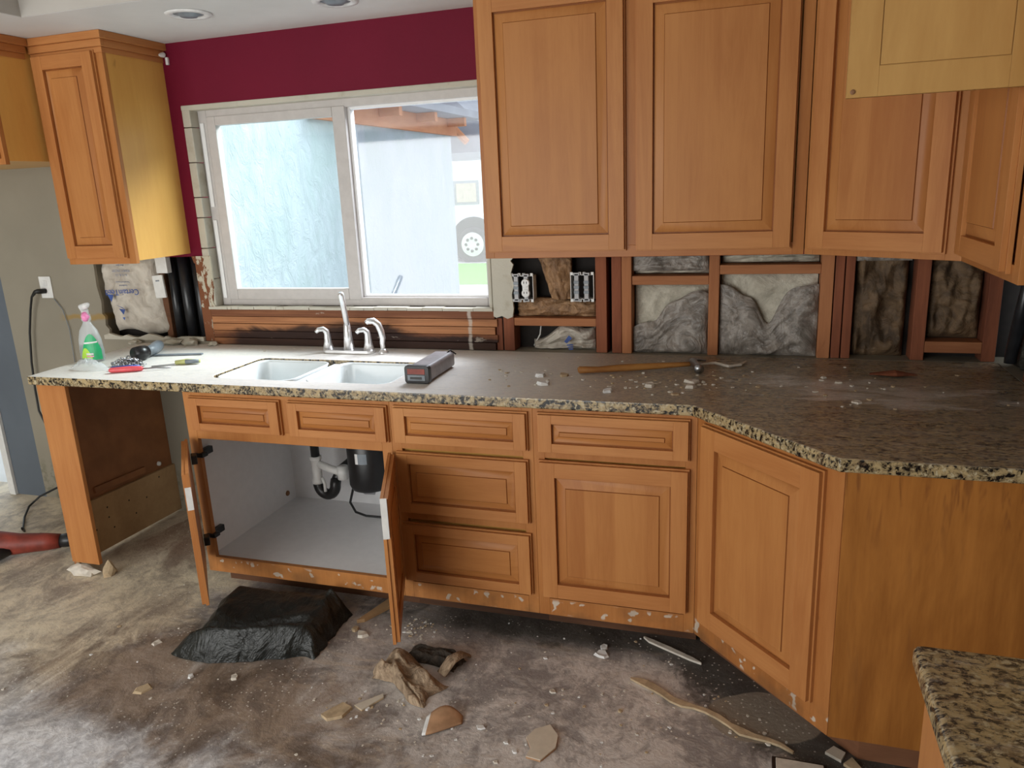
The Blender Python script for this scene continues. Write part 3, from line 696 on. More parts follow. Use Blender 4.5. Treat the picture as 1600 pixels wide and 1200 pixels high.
# cabinet on the right wall
t = thing('wall_cabinet', 'narrow-looking wall cabinet on the right wall beside the corner one', 'cabinet', (-.15, -.86, ZU))
MB().box((-.269, -1.118, ZU+.012), (-.0005, -.613, CZ-.001)).build('body', WS, t)
f = MB(); Mr = frameM((-.288, -.613, 0), (0, -1), (-1, 0))
for a, b in (((.0, -.019, ZU), (.03, 0, CZ-.001)), ((.465, -.019, ZU), (.505, 0, CZ-.001)), ((.03, -.019, ZU), (.465, 0, ZU+.04)), ((.03, -.019, CZ-.06), (.465, 0, CZ-.001))): f.box(a, b, 0, Mr)
f.build('face_frame', WF, t, bevel=.001)
raised('door', t, frameM((-.288, -.622, 1.362), (0, -1), (-1, 0)), .440, .85)
# cabinet above the missing range, door swung open towards the camera side
t = thing('range_cabinet', 'short upper cabinet at the right with its pale door swung open', 'cabinet', (-.15, -1.5, 1.756))
m = MB(); x0, x1, y0, y1, z0, z1 = -.288, -.0005, -1.88, -1.145, 1.756, CZ-.001
m.box((x0, y0, z0), (x1, y1, z0+.016)); m.box((x0, y0, z1-.016), (x1, y1, z1)); m.box((x0, y0, z0), (x1, y0+.016, z1)); m.box((x0, y1-.016, z0), (x1, y1, z1)); m.box((-.02, y0, z0), (x1, y1, z1)); m.build('body', WS, t)
d = MB(); xa, xb, ya, yb, za, zb = -.662, -.292, -1.140, -1.119, 1.756, 2.262
fw = .062
d.box((xa, ya+.004, za), (xb, yb, zb), 0)
for a, b in ((xa, xa+fw), (xb-fw, xb)): d.box((a, ya, za), (b, ya+.004, zb), 0)
for a, b in ((za, za+fw), (zb-fw, zb)): d.box((xa+fw, ya, a), (xb-fw, ya+.004, b), 1)
d.box((xa+fw+.0015, ya+.001, za+fw+.0015), (xb-fw-.0015, ya+.004, zb-fw-.0015), 2)
do = d.build('door', [WB, WB, WB], t, bevel=.0008); do['label'] = 'open door showing its flat pale inner face'
MB().lathe([(.0055, 0), (.0055, .002), (.003, .003)], (0, 0, 0), 14, 0, Matrix.Translation((xa+.012, ya, za+.012)) @ Matrix.Rotation(math.radians(90), 4, 'X')).build('bumper', KNOB, do)

# ------------------------------------------------------------------ base cabinets
KY = -.565
TOP = .877
def base_frame(t, x0, x1, rails, stiles, face=FY):
    f = MB()
    for a, b in stiles: f.box((a, face, .10), (b, face+.019, TOP))
    for a, b, c, d in rails: f.box((a, face, c), (b, face+.0188, d), 1)
    return f.build('face_frame', [WF, WF], t, bevel=.001)
# sink base
t = thing('sink_cabinet', 'sink base cabinet with both doors hanging open and white interior', 'cabinet', (-2.52, -.35, 0))
base_frame(t, 0, 0, [(-2.930, -2.115, .10, .166), (-2.930, -2.115, .684, .730), (-2.930, -2.115, .858, TOP)], [(-2.972, -2.930), (-2.115, -2.0735), (-2.528, -2.488)][:2])
m = MB(); m.box((-2.528, FY, .7305), (-2.488, FY+.019, .858)); m.build('centre_stile', WF, t)
m = MB(); m.box((-2.972, FY+.0195, .10), (-2.957, -.03, TOP)); m.box((-2.0885, FY+.0195, .10), (-2.0735, -.03, TOP)); m.box((-2.957, FY+.0195, .150), (-2.0885, -.03, .165), 0); m.box((-2.957, -.045, .165), (-2.0885, -.03, TOP)); m.build('interior', WHITE, t)
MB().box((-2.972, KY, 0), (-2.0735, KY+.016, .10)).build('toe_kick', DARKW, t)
raised('false_drawer_front', t, frameM((-2.937, FY, .722), (1, 0), (0, -1)), .412, .140, fw=.045, fh=.034, horizontal=True, bev=.022)
raised('false_drawer_front', t, frameM((-2.491, FY, .722), (1, 0), (0, -1)), .411, .140, fw=.045, fh=.034, horizontal=True, bev=.022)
def open_door(hx, hy, ex, ey, nsgn):
    u = Vector((ex-hx, ey-hy)).normalized(); w = Vector((ex-hx, ey-hy)).length; n = Vector((u.y, -u.x))*nsgn
    dd = raised('door', t, frameM((hx, hy, .176), u, n), .425, .512)
    return dd, u, n
dl, u1, n1 = open_door(-2.962, -.705, -2.672, -1.045, 1)
dr, u2_, n2_ = open_door(-2.083, -.705, -1.915, -1.10, -1)
for d_, hx, u, n, sg in ((dl, -2.962, u1, n1, 1),):
    for z in (.262, .612):
        h = MB(); Mh = frameM((hx, -.70, z), u, n)
        h.box((.015, -.022, -.018), (.060, 0, .018), 0, Mh); h.build('hinge', BLK, d_, bevel=.003)
        h = MB(); h.box((-2.957, -.66, z-.014), (-2.935, -.60, z+.014)); h.box((-2.957, -.69, z-.009), (-2.915, -.655, z+.009)); h.build('hinge_arm', BLK, d_, bevel=.003)
MB().box((.0, .006, .33), (.0, .02, .40)) if 0 else None
for d_, u, hx, n in ((dl, u1, -2.962, n1), (dr, u2_, -2.083, n2_)):   # white worn strip on the free edge
    Mh = frameM((hx, -.705, .176), u, n)
    MB().box((.4252, .0, .375), (.4265, .0205, .512 if d_ is dr else .46), 0, Mh).build('edge_wear', PLASTW, d_)
MB().lathe([(.013, 0), (.013, .004), (.010, .007)], (0, 0, 0), 18, 0, Matrix.Translation((-2.957, -.115, .212)) @ Matrix.Rotation(math.radians(90), 4, 'Y')).build('plug', KNOB, t)
# plumbing inside
t = thing('drain_trap', 'white and black plastic drain pipes with curved trap under the sink', 'plumbing', (-2.645, -.30, .29))
px_, py_ = -2.655, -.30
MB().tube([(px_, py_, .695), (px_, py_, .482)], .019, 16).build('tailpiece', BLK, t, smooth=True)
MB().tube([(px_, py_, .49), (px_, py_, .475), (px_, py_, .47), (px_, py_, .385), (px_, py_, .38), (px_, py_, .365)], [.026, .026, .021, .021, .026, .026], 18).build('tee', PLASTW, t, smooth=True)
MB().tube([(px_+.01, py_, .455), (px_+.07, py_, .435), (px_+.13, py_, .420)], [.017]*3, 14).build('branch_pipe', PLASTW, t, smooth=True)
MB().tube([(px_+.13, py_-.002, .453), (px_+.13, py_-.002, .395)], .024, 16).build('elbow', PLASTW, t, smooth=True)
arc = [(px_+.043-.043*math.cos(a), py_, .365-.052*math.sin(a)) for a in [math.pi*k/14 for k in range(15)]]
MB().tube(arc+[(px_+.086, py_+.01, .385)], .024, 16).build('trap_bend', BLK, t, smooth=True)
MB().tube([(px_+.086, py_+.01, .38), (px_+.086, py_+.05, .41), (px_+.086, py_+.2, .42), (px_+.086, -.05, .42)], .022, 14).build('waste_arm', BLK, t, smooth=True)
MB().tube([(px_+.035, py_-.02, .40), (px_+.045, py_-.02, .37), (px_+.045, py_-.02, .335)], .007, 10).build('clean_out', PLASTW, t, smooth=True)
for dx, m_ in ((-.055, PLASTW), (-.035, KNOB)): MB().tube([(px_+dx+.01, -.08, .72), (px_+dx+.01, -.08, .52)], .008, 10).build('supply_line', m_, t, smooth=True)
t = thing('waste_disposer', 'black waste disposer hanging under the right sink bowl', 'waste disposer', (-2.385, -.33, .37))
MB().lathe([(.05, 0), (.085, .012), (.092, .03), (.092, .23), (.08, .245), (.045, .26), (.045, .30)], (-2.372, -.33, .375), 40).build('motor_housing', BLK, t, smooth=True)
g = MB(); ang0 = -1.75
for k in range(8):
    a0, a1 = ang0+k*.07, ang0+(k+1)*.07
    vs = [Vector((-2.372+.0928*math.cos(a), -.33+.0928*math.sin(a), z)) for a, z in ((a0, .515), (a1, .515), (a1, .56), (a0, .56))]
    g.face(g.ring(vs), 0 if k < 2 else 1)
g.build('label', [LABW, GREYP], t)
MB().tube([(-2.42, -.34, .375), (-2.40, -.34, .362), (-2.36, -.33, .36)], .014, 10).build('bottom_bracket', STEEL, t, smooth=True)
cordp = [(-2.46, -.29, .385), (-2.50, -.27, .34), (-2.535, -.25, .26), (-2.53, -.22, .20), (-2.49, -.20, .176), (-2.40, -.19, .1715), (-2.30, -.19, .1715), (-2.23, -.22, .1715), (-2.25, -.30, .22), (-2.31, -.33, .37)]
MB().tube(cordp, .0055, 10).build('power_cord', RUB, t, smooth=True)
# three drawer base
t = thing('drawer_cabinet', 'base cabinet of three raised-panel drawers right of the sink doors', 'cabinet', (-1.806, -.35, 0))
base_frame(t, 0, 0, [(-2.035, -1.578, .10, .166), (-2.035, -1.578, .425, .450), (-2.035, -1.578, .700, .722), (-2.035, -1.578, .858, TOP)], [(-2.0730, -2.035), (-1.578, -1.5395)])
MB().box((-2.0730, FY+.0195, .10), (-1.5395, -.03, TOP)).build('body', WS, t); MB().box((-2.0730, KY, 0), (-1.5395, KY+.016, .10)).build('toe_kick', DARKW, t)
raised('drawer_front', t, frameM((-2.055, FY, .724), (1, 0), (0, -1)), .500, .140, fw=.048, fh=.034, horizontal=True, bev=.022)
raised('drawer_front', t, frameM((-2.056, FY, .455), (1, 0), (0, -1)), .499, .237, fw=.048, fh=.042, horizontal=True, bev=.030)
raised('drawer_front', t, frameM((-2.056, FY, .178), (1, 0), (0, -1)), .499, .238, fw=.048, fh=.042, horizontal=True, bev=.030)
# drawer over door base
t = thing('base_cabinet', 'base cabinet with one drawer above a square door, beside the angled one', 'cabinet', (-1.266, -.35, 0))
base_frame(t, 0, 0, [(-1.500, -1.030, .10, .166), (-1.500, -1.030, .700, .722), (-1.500, -1.030, .858, TOP)], [(-1.5390, -1.500), (-1.030, -.9945)])
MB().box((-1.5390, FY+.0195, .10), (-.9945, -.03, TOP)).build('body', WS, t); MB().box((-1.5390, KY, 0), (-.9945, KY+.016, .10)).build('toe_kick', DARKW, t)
raised('drawer_front', t, frameM((-1.521, FY, .724), (1, 0), (0, -1)), .505, .141, fw=.052, fh=.036, horizontal=True, bev=.026)
raised('door', t, frameM((-1.521, FY, .178), (1, 0), (0, -1)), .505, .518, fw=.058)
# diagonal corner base with finished end panel
B0, B1 = Vector((-.994, -.683)), Vector((-.605, -1.098)); d1 = (B1-B0).normalized(); nn = Vector((d1.y, -d1.x)); LB = (B1-B0).length
t = thing('corner_base_cabinet', 'diagonal base cabinet with one tall door and stained flat end panel', 'cabinet', (-.5, -.5, 0))
MB().prism([(-.9935, -.03), (-.9935, -.663), (-.604, -1.079), (-.0005, -1.079), (-.0005, -.0305)], .10, TOP-.001).build('body', WS, t)
Mb = frameM((B0.x, B0.y, 0), d1, nn); f = MB()
for a, b in (((0, -.019, .10), (.045, 0, TOP)), ((LB-.062, -.019, .10), (LB, 0, TOP)), ((.045, -.019, .10), (LB-.062, 0, .18)), ((.045, -.019, .855), (LB-.062, 0, TOP))): f.box(a, b, 0, Mb)
f.build('face_frame', WF, t, bevel=.001)
raised('door', t, frameM((B0.x+d1.x*.038, B0.y+d1.y*.038, .172), d1, nn), .477, .690, fw=.068)
ep = MB().box((-.603, -1.098, .098), (-.0005, -1.0795, TOP)).build('end_panel', WE, t, bevel=.001); ep['label'] = 'flat end panel with dark drip stains under the counter'
kk = .115
MB().prism([(-.98, KY), (-.98, KY-.001), (-.514, -1.045), (-.0005, -1.045), (-.0005, -1.028), (-.522, -1.028), (-.97, KY+.016)], 0, .0995).build('toe_kick', KICK, t)
# end support left: post, hardboard panel
t = thing('end_support', 'left end support of post and brown panel under the counter', 'counter support', (-3.72, -.34, 0))
MB().box((-3.738, -.662, .02), (-3.727, -.0005, TOP)).build('side_panel', HB, t)
MB().box((-3.722, -.683, .052), (-3.568, -.664, TOP)).build('front_board', WV, t, bevel=.002)
mp = MB(); Mp = Matrix(((0, 0, 1, 0), (1, 0, 0, 0), (0, 1, 0, 0), (0, 0, 0, 1)))
mp.prism([(-.662, .03), (-.001, .015), (-.001, .268), (-.20, .274), (-.655, .288)], -3.727, -3.709, 0, Mp).build('lower_board', PLY, t, bevel=.001)
mp = MB(); mp.prism([(-.50, .306), (-.50, .335), (-.19, .322), (-.19, .290)], -3.727, -3.716, 0, Mp).build('cleat', HB, t, bevel=.001)
MB().lathe([(.012, 0), (.011, .008), (.006, .012)], (0, 0, 0), 14, 0, Matrix.Translation((-3.727, -.09, .30)) @ Matrix.Rotation(math.radians(90), 4, 'Y')).build('button', PLASTW, t)
for yy, zz in ((-.46, .22), (-.46, .17), (-.54, .14), (-.44, .11), (-.33, .20), (-.22, .17), (-.30, .12), (-.12, .24)):
    MB().lathe([(.0045, 0), (.003, .0008)], (0, 0, 0), 10, 0, Matrix.Translation((-3.709, yy, zz)) @ Matrix.Rotation(math.radians(90), 4, 'Y')).build('screw_hole', DARK, t)
# mortar rubble at the foot of the post
def lump(mb, c, r, seed, flat=.6, mi=0, sub=2):
    b = bmesh.new(); bmesh.ops.create_icosphere(b, subdivisions=sub, radius=1.0)
    idx = {}
    zmin = 1e9; P = []
    for v in b.verts:
        k = 1+.45*fb((v.co.x+seed, v.co.y, v.co.z), 1.4, 3)
        p = Vector((v.co.x*r[0]*k, v.co.y*r[1]*k, v.co.z*r[2]*k)); P.append(p); zmin = min(zmin, p.z)
    for v, p in zip(b.verts, P): idx[v.index] = mb.bm.verts.new((c[0]+p.x, c[1]+p.y, c[2]+max(p.z, zmin*.5)-zmin*.5))
    for f_ in b.faces: mb.face([idx[v.index] for v in f_.verts], mi)
    b.free()
def lumpo(name, c, r, seed, mat, label=None, cat=None, group=None, smooth=False, sub=2):
    m = MB(); lump(m, c, r, seed, sub=sub); o = m.build(name, mat, smooth=smooth)
    if label: tag(o, label, cat, group)
    return o
lumpo('mortar_lump', (-3.665, -.690, 0), (.075, .030, .028), 3, PLAS, 'lump of white mortar at the foot of the left post', 'mortar')
lumpo('mortar_lump', (-3.535, -.665, 0), (.024, .030, .045), 8, SAND, 'upright sandy mortar chunk beside the left post foot', 'mortar')

# ------------------------------------------------------------------ countertop with sink hole
def slab(name, outer, holes, z0, z1, mat, label, cat, bev=.007):
    bm = bmesh.new(); ed = []
    for loop in [outer]+holes:
        vs = [bm.verts.new((x, y, z1)) for x, y in loop]
        for i in range(len(vs)): ed.append(bm.edges.new((vs[i], vs[(i+1) % len(vs)])))
    bmesh.ops.triangle_fill(bm, use_beauty=True, use_dissolve=False, edges=ed)
    r = bmesh.ops.extrude_face_region(bm, geom=list(bm.faces)); bmesh.ops.translate(bm, verts=[g for g in r['geom'] if isinstance(g, bmesh.types.BMVert)], vec=(0, 0, z0-z1))
    bmesh.ops.dissolve_limit(bm, angle_limit=.01, verts=bm.verts, edges=bm.edges)
    mb = MB(); mb.bm.free(); mb.bm = bm
    o = mb.build(name, mat, bevel=bev, seg=4); tag(o, label, cat); return o
def rrect(x0, x1, y0, y1, r, n=6):
    P = []
    for cx_, cy_, a in ((x1-r, y1-r, 0), (x0+r, y1-r, 90), (x0+r, y0+r, 180), (x1-r, y0+r, 270)):
        for k in range(n+1): P.append((cx_+r*math.cos(math.radians(a+90*k/n)), cy_+r*math.sin(math.radians(a+90*k/n))))
    return P
def chisel(P0, P1, n, amp, seed):
    out = []
    for k in range(n):
        f_ = k/n; p = Vector(P0).lerp(Vector(P1), f_); d_ = (Vector(P1)-Vector(P0)).normalized(); nrm = Vector((d_.y, -d_.x))
        p = p + nrm*(amp*fb((k*.37+seed, seed, 0), 1.0, 3) if k else 0); out.append((p.x, p.y))
    return out
outer = [(-3.745, -.700)] + [(-1.012, -.700)] + chisel((-1.012, -.700), (-.622, -1.112), 34, .006, 4)[1:] + [(-.622, -1.112), (-.001, -1.112), (-.001, -.0005), (-3.79, -.0005)]
slab('countertop', outer, [rrect(-2.905, -2.115, -.600, -.250, .05)[::-1]], .878, .915, GRAN, 'long L-shaped speckled granite countertop covered in dust and debris', 'countertop', .006)
slab('countertop', [(-.592, -2.9), (-.0005, -2.9), (-.0005, -1.908), (-.592, -1.908)], [], .878, .915, GRAN2, 'speckled granite counter corner at the bottom right of the photo', 'countertop', .012)
t = thing('base_cabinet', 'wooden base cabinet under the near granite counter corner', 'cabinet', (-.28, -2.4, 0))
MB().box((-.548, -2.88, .10), (-.0005, -1.93, TOP)).build('body', WV, t); MB().box((-.572, -2.88, .10), (-.549, -1.93, TOP)).build('face_frame', WV, t, bevel=.002); MB().box((-.50, -2.88, 0), (-.0005, -1.94, .0995)).build('toe_kick', DARKW, t)

# ------------------------------------------------------------------ sink and faucet
t = thing('kitchen_sink', 'white double-bowl sink set under the dusty granite', 'sink', (-2.51, -.425, .70))
def bowl(x0, x1, y0, y1, dep):
    m = MB(); zt = .908
    loops = [(0, zt), (.004, zt-.01), (.010, zt-dep+.03), (.018, zt-dep+.012), (.038, zt-dep+.003), (.06, zt-dep)]
    rings = []
    for i_, z_ in loops: rings.append(m.ring([Vector((x, y, z_)) for x, y in rrect(x0+i_, x1-i_, y0+i_, y1-i_, max(.055-i_*.2, .02))]))
    for A, B in zip(rings, rings[1:]): m.bridge(A, B)
    m.face(rings[-1])
    o = m.build('bowl', CER, t, smooth=True)
    s = o.modifiers.new('s', 'SOLIDIFY'); s.thickness = .006; s.offset = -1
    MB().lathe([(.045, .0), (.045, .002), (.03, .003), (.028, .001)], ((x0+x1)/2, (y0+y1)/2, zt-dep+.0005), 24).build('drain', STEEL, t, smooth=True)
bowl(-2.898, -2.540, -.593, -.257, .205); bowl(-2.490, -2.122, -.593, -.257, .205)
MB().box((-2.5405, -.592, .800), (-2.4895, -.258, .903)).build('divider', CER, t, bevel=.015, seg=4)
m = MB()
O = rrect(-2.93, -2.09, -.62, -.23, .05); zt = .8775
t2 = thing('kitchen_faucet', 'chrome two-handle faucet with tall spout behind the sink', 'faucet', (-2.548, -.105, .915))
MB().prism(rrect(-2.672, -2.424, -.138, -.076, .028), .9151, .931).build('deck_plate', CHROME, t2, bevel=.004, seg=3)
MB().tube([(-2.548, -.105, .93), (-2.548, -.105, .99), (-2.548, -.105, 1.045), (-2.548, -.106, 1.052)], [.024, .018, .014, .010], 20).build('spout_base', CHROME, t2, smooth=True)
MB().tube([(-2.548, -.105, 1.035), (-2.543, -.115, 1.058), (-2.524, -.160, 1.130), (-2.508, -.198, 1.190), (-2.507, -.201, 1.196)], [.0115, .0120, .0125, .0130, .009], 20).build('spout', CHROME, t2, smooth=True)
for xc in (-2.652, -2.450):
    h = MB(); h.tube([(xc, -.105, .93), (xc, -.105, .965), (xc, -.105, .995), (xc-.002, -.107, 1.010), (xc-.012, -.116, 1.022), (xc-.028, -.128, 1.020), (xc-.038, -.136, 1.010)], [.024, .016, .0135, .0135, .012, .0105, .008], 18)
    h.build('handle', CHROME, t2, smooth=True)
t3 = thing('side_sprayer', 'chrome curved side sprayer standing right of the faucet', 'sprayer', (-2.380, -.105, .915))
MB().lathe([(.022, 0), (.022, .006), (.014, .018), (.011, .022)], (-2.380, -.105, .9151), 20).build('base', CHROME, t3, smooth=True)
MB().tube([(-2.380, -.105, .935), (-2.382, -.105, .96), (-2.378, -.105, .985), (-2.383, -.106, 1.015), (-2.392, -.110, 1.045), (-2.408, -.120, 1.062), (-2.428, -.132, 1.062), (-2.436, -.138, 1.055)], [.010, .011, .013, .014, .015, .0145, .013, .009], 16).build('spray_head', CHROME, t3, smooth=True)

# ------------------------------------------------------------------ things on the counter
CT = .9153
# spray bottle
bx_, by_ = -3.690, -.400
t = thing('spray_bottle', 'clear spray bottle of green dish liquid with pink trigger', 'spray bottle', (bx_, by_, CT))
prof = [(.052, 0), (.060, .006), (.061, .05), (.056, .10), (.044, .14), (.026, .165), (.018, .18), (.018, .19)]
MB().lathe(prof, (bx_, by_, CT), 28, sy=.62).build('bottle', CLR, t, smooth=True)
MB().lathe([(.050, .003), (.0575, .008), (.0585, .05), (.057, .072)], (bx_, by_, CT), 28, sy=.60).build('liquid', LIQ, t, smooth=True)
lb = MB()
def lab(a0, a1, zf0, zf1, mi, r=.0485):
    r = r*1.29
    n = 10
    for k in range(n):
        s0, s1 = k/n, (k+1)/n; aa, ab = a0+(a1-a0)*s0, a0+(a1-a0)*s1
        vs = [Vector((bx_+r*math.cos(a), by_+r*.64*math.sin(a), CT+z)) for a, z in ((aa, zf0(s0)), (ab, zf0(s1)), (ab, zf1(s1)), (aa, zf1(s0)))]
        lb.face(lb.ring(vs), mi)
lab(-1.75, -.15, lambda s: .012, lambda s: .055+.075*math.sin(math.pi*s), 0)
lab(-1.95, -1.0, lambda s: .018, lambda s: .022+.045*math.sin(math.pi*s), 1, .0492)
lab(-1.5, -.45, lambda s: .085+.004*s, lambda s: .092+.004*s, 2, .0495)
lab(-1.45, -.9, lambda s: .035, lambda s: .043, 2, .0498); lab(-1.45, -.9, lambda s: .026, lambda s: .031, 3, .0498)
lb.build('label', [LABG, LABY, LABW, PINK], t, smooth=True)
MB().lathe([(.019, .183), (.020, .19), (.020, .21), (.014, .215)], (bx_, by_, CT), 20).build('collar', CLR, t, smooth=True)
MB().tube([(bx_, by_, CT+.20), (bx_, by_, CT+.23), (bx_-.012, by_+.004, CT+.245), (bx_+.02, by_-.01, CT+.252), (bx_+.048, by_-.022, CT+.262)], [.014, .016, .018, .014, .008], 14).build('sprayer_head', LABW, t, smooth=True)
MB().tube([(bx_+.014, by_-.02, CT+.222), (bx_+.026, by_-.026, CT+.205), (bx_+.020, by_-.026, CT+.188)], [.010, .017, .010], 14).build('trigger', PINK, t, smooth=True)
# steel scrubber heap
m = MB(); random.seed(4); sx_, sy_ = -3.42, -.478
for k in range(46):
    a = random.uniform(0, 6.28); rr = random.uniform(0, 1)**.5; cx_ = sx_+rr*.075*math.cos(a); cy_ = sy_+rr*.042*math.sin(a); cz_ = CT+.008+(1-rr)*.036*random.uniform(.5, 1)
    q = Matrix.Translation((cx_, cy_, cz_)) @ Matrix.Rotation(random.uniform(0, 3), 4, 'X') @ Matrix.Rotation(random.uniform(0, 3), 4, 'Z')
    m.tube([q @ Vector((.011*math.cos(b_), .011*math.sin(b_), 0)) for b_ in [2*math.pi*j/10 for j in range(11)]], .0032, 6, caps=False)
tag(m.build('steel_scrubber', STEEL, smooth=True), 'heap of curled shiny metal rings beside the spray bottle', 'metal chain')
# black cap and grey nozzle
t = thing('flashlight', 'black and grey flashlight-shaped tool lying near the back left corner', 'tool', (-3.47, -.34, CT))
MB().tube([(-3.452, -.395, CT+.033), (-3.452, -.360, CT+.033), (-3.455, -.335, CT+.033)], [.033, .033, .030], 22).build('head', BLK, t, smooth=True)
MB().tube([(-3.456, -.336, CT+.032), (-3.465, -.28, CT+.030), (-3.50, -.22, CT+.028), (-3.53, -.17, CT+.026), (-3.545, -.15, CT+.024)], [.022, .024, .027, .025, .016], 18).build('body', GREYP, t, smooth=True)
t = thing('screwdriver', 'red handled screwdriver lying at the front left of the counter', 'screwdriver', (-3.35, -.575, CT))
MB().tube([(-3.402, -.602, CT+.011), (-3.395, -.598, CT+.012), (-3.33, -.565, CT+.012), (-3.285, -.545, CT+.011), (-3.280, -.543, CT+.010)], [.006, .011, .012, .010, .006], 14).build('handle', REDP, t, smooth=True)
MB().tube([(-3.28, -.543, CT+.010), (-3.18, -.495, CT+.006)], .003, 8).build('shaft', STEEL, t, smooth=True)
t = thing('pry_tool', 'blue handled tool tucked behind the red screwdriver', 'hand tool', (-3.38, -.52, CT))
MB().tube([(-3.43, -.560, CT+.010), (-3.37, -.535, CT+.010), (-3.325, -.512, CT+.010)], [.008, .010, .008], 12).build('handle', BLUEP, t, smooth=True)
t = thing('putty_knife', 'putty knife with yellow and blue grip in front of the window', 'putty knife', (-3.2, -.42, CT))
MB().tube([(-3.215, -.425, CT+.010), (-3.17, -.405, CT+.012), (-3.12, -.385, CT+.011)], [.009, .012, .008], 12).build('grip', YELP, t, smooth=True)
MB().tube([(-3.17, -.415, CT+.0125), (-3.12, -.392, CT+.0125)], [.010, .0085], 12).build('grip_end', GREYP, t, smooth=True)
MB().prism([(-3.30, -.475), (-3.285, -.49), (-3.215, -.432), (-3.218, -.420)], CT+.003, CT+.005).build('blade', STEEL, t)
tag(MB().prism([(-3.50, -.30), (-3.50, -.275), (-3.24, -.215), (-3.235, -.235)], CT, CT+.007).build('metal_strip', GREYP, bevel=.002), 'flat pale grey strip lying on the counter behind the putty knife', 'strip')
def cb(u, v):
    a = 2*math.pi*u; r = v
    k = 1+.2*fb((math.cos(a), math.sin(a), 3), 1.5, 3)
    return Vector((-3.57+.105*r*k*math.cos(a), -.545+.045*r*k*math.sin(a), CT+.001+.035*(1-r*r)*(1+.7*fb((r*3*math.cos(a), r*3*math.sin(a), 1), 2.0, 3))))
tag(grid('plastic_bag', [CLR], cb, 30, 10), 'crumpled clear plastic bag at the left end of the counter', 'plastic bag')
# long grey case with black and red end
t = thing('level_case', 'long grey tool case with black and red end cap by sink', 'tool', (-1.995, -.45, CT))
Mg = Matrix.Translation((-2.005, -.578, CT)) @ Matrix.Rotation(math.radians(1), 4, 'Z')
MB().prism(rrect(-.044, .044, .002, .062, .014), -.275, -.022, 0, Mg @ Matrix(((1, 0, 0, 0), (0, 0, -1, 0), (0, 1, 0, 0), (0, 0, 0, 1)))).build('case', plain('lilac_grey_casing', (.33, .31, .33), .4), t, bevel=.002)
MB().prism(rrect(-.049, .049, 0, .067, .012), -.024, 0.0, 0, Mg @ Matrix(((1, 0, 0, 0), (0, 0, -1, 0), (0, 1, 0, 0), (0, 0, 0, 1)))).build('end_cap', BLK, t, bevel=.003)
g = MB(); g.box((-.036, -.0015, .036), (.032, 0, .056), 0, Mg); g.box((-.036, -.002, .012), (.032, 0, .032), 1, Mg); g.box((-.026, -.003, .017), (.020, -.001, .026), 2, Mg); g.build('end_label', [RED, GREYP, BLK], t)
MB().tube([Mg @ Vector((.02, .25, .058)), Mg @ Vector((.03, .27, .068)), Mg @ Vector((.05, .28, .05))], .003, 8).build('wire_loop', BLK, t, smooth=True)
# hammer
t = thing('claw_hammer', 'hammer with worn wooden handle lying on the dusty counter', 'hammer', (-1.2, -.29, CT))
HW = wood('worn_hickory', (3, 18, 18), light=(.46, .225, .06), dark=(.25, .10, .03), rough=.5)
MB().tube([(-1.452, -.362, CT+.016), (-1.446, -.360, CT+.017), (-1.38, -.338, CT+.015), (-1.30, -.310, CT+.017), (-1.20, -.276, CT+.018), (-1.10, -.242, CT+.019), (-1.05, -.226, CT+.020)], [.011, .016, .0135, .0155, .0145, .011, .010], 16, flat=.85).build('handle', HW, t, smooth=True)
MB().tube([(-1.018, -.315, CT+.022), (-1.022, -.295, CT+.022), (-1.025, -.288, CT+.022), (-1.03, -.262, CT+.022), (-1.045, -.225, CT+.023), (-1.05, -.20, CT+.023)], [.0175, .0175, .011, .012, .016, .014], 16).build('head', STEEL, t, smooth=True)
for s_ in (-1, 1): MB().tube([(-1.05, -.205, CT+.024+.004*s_), (-1.045+.006*s_, -.165, CT+.022), (-1.015+.008*s_, -.135, CT+.012)], [.009, .007, .003], 10).build('claw', STEEL, t, smooth=True)
tag(MB().tube([(-1.03, -.17, CT+.006), (-.97, -.16, CT+.010), (-.92, -.19, CT+.006), (-.88, -.16, CT+.006), (-.86, -.10, CT+.006)], [.004, .010, .009, .008, .004], 8, flat=.6).build('plaster_strip', PLAS), 'ragged strip of plaster right of the hammer head', 'plaster strip')
tag(MB().tube([(-.45, -.24, CT+.005), (-.37, -.25, CT+.012), (-.30, -.24, CT+.006)], [.01, .035, .004], 8, flat=.25).build('bark_scrap', STUDR), 'dark brown scrap on the counter toward the far corner', 'scrap')
# chips on the counter
PROT = {}
def chip_mesh(i, mat):
    key = (i, mat.name)
    if key not in PROT:
        m = MB(); rr = random.Random(i*7+1)
        n = rr.randint(5, 8); poly = []
        for k in range(n):
            a = 2*math.pi*k/n+rr.uniform(-.25, .25); r = rr.uniform(.65, 1.1); poly.append((r*math.cos(a), r*math.sin(a)*rr.uniform(.7, 1)))
        A = m.ring([Vector((x, y, 0)) for x, y in poly]); h = rr.uniform(.25, .5)
        B = m.ring([Vector((x*rr.uniform(.7, .95), y*rr.uniform(.7, .95), h*rr.uniform(.6, 1.2))) for x, y in poly])
        m.bridge(A, B); m.face(A[::-1]); m.face(B)
        me = bpy.data.meshes.new('chip'); bmesh.ops.recalc_face_normals(m.bm, faces=m.bm.faces); m.bm.to_mesh(me); m.bm.free(); me.materials.append(mat); PROT[key] = me
    return PROT[key]
def chip(x, y, z, s, i, label, group, mat=PLAS, name='plaster_chip', cat='chip', sc=(1, 1, 1)):
    o = bpy.data.objects.new(name, chip_mesh(i, mat)); COL.objects.link(o); o.location = (x, y, z); o.rotation_euler = (0, 0, i*1.7+x*9); o.scale = (s*sc[0], s*sc[1], s*sc[2]); tag(o, label, cat, group); return o
random.seed(21)
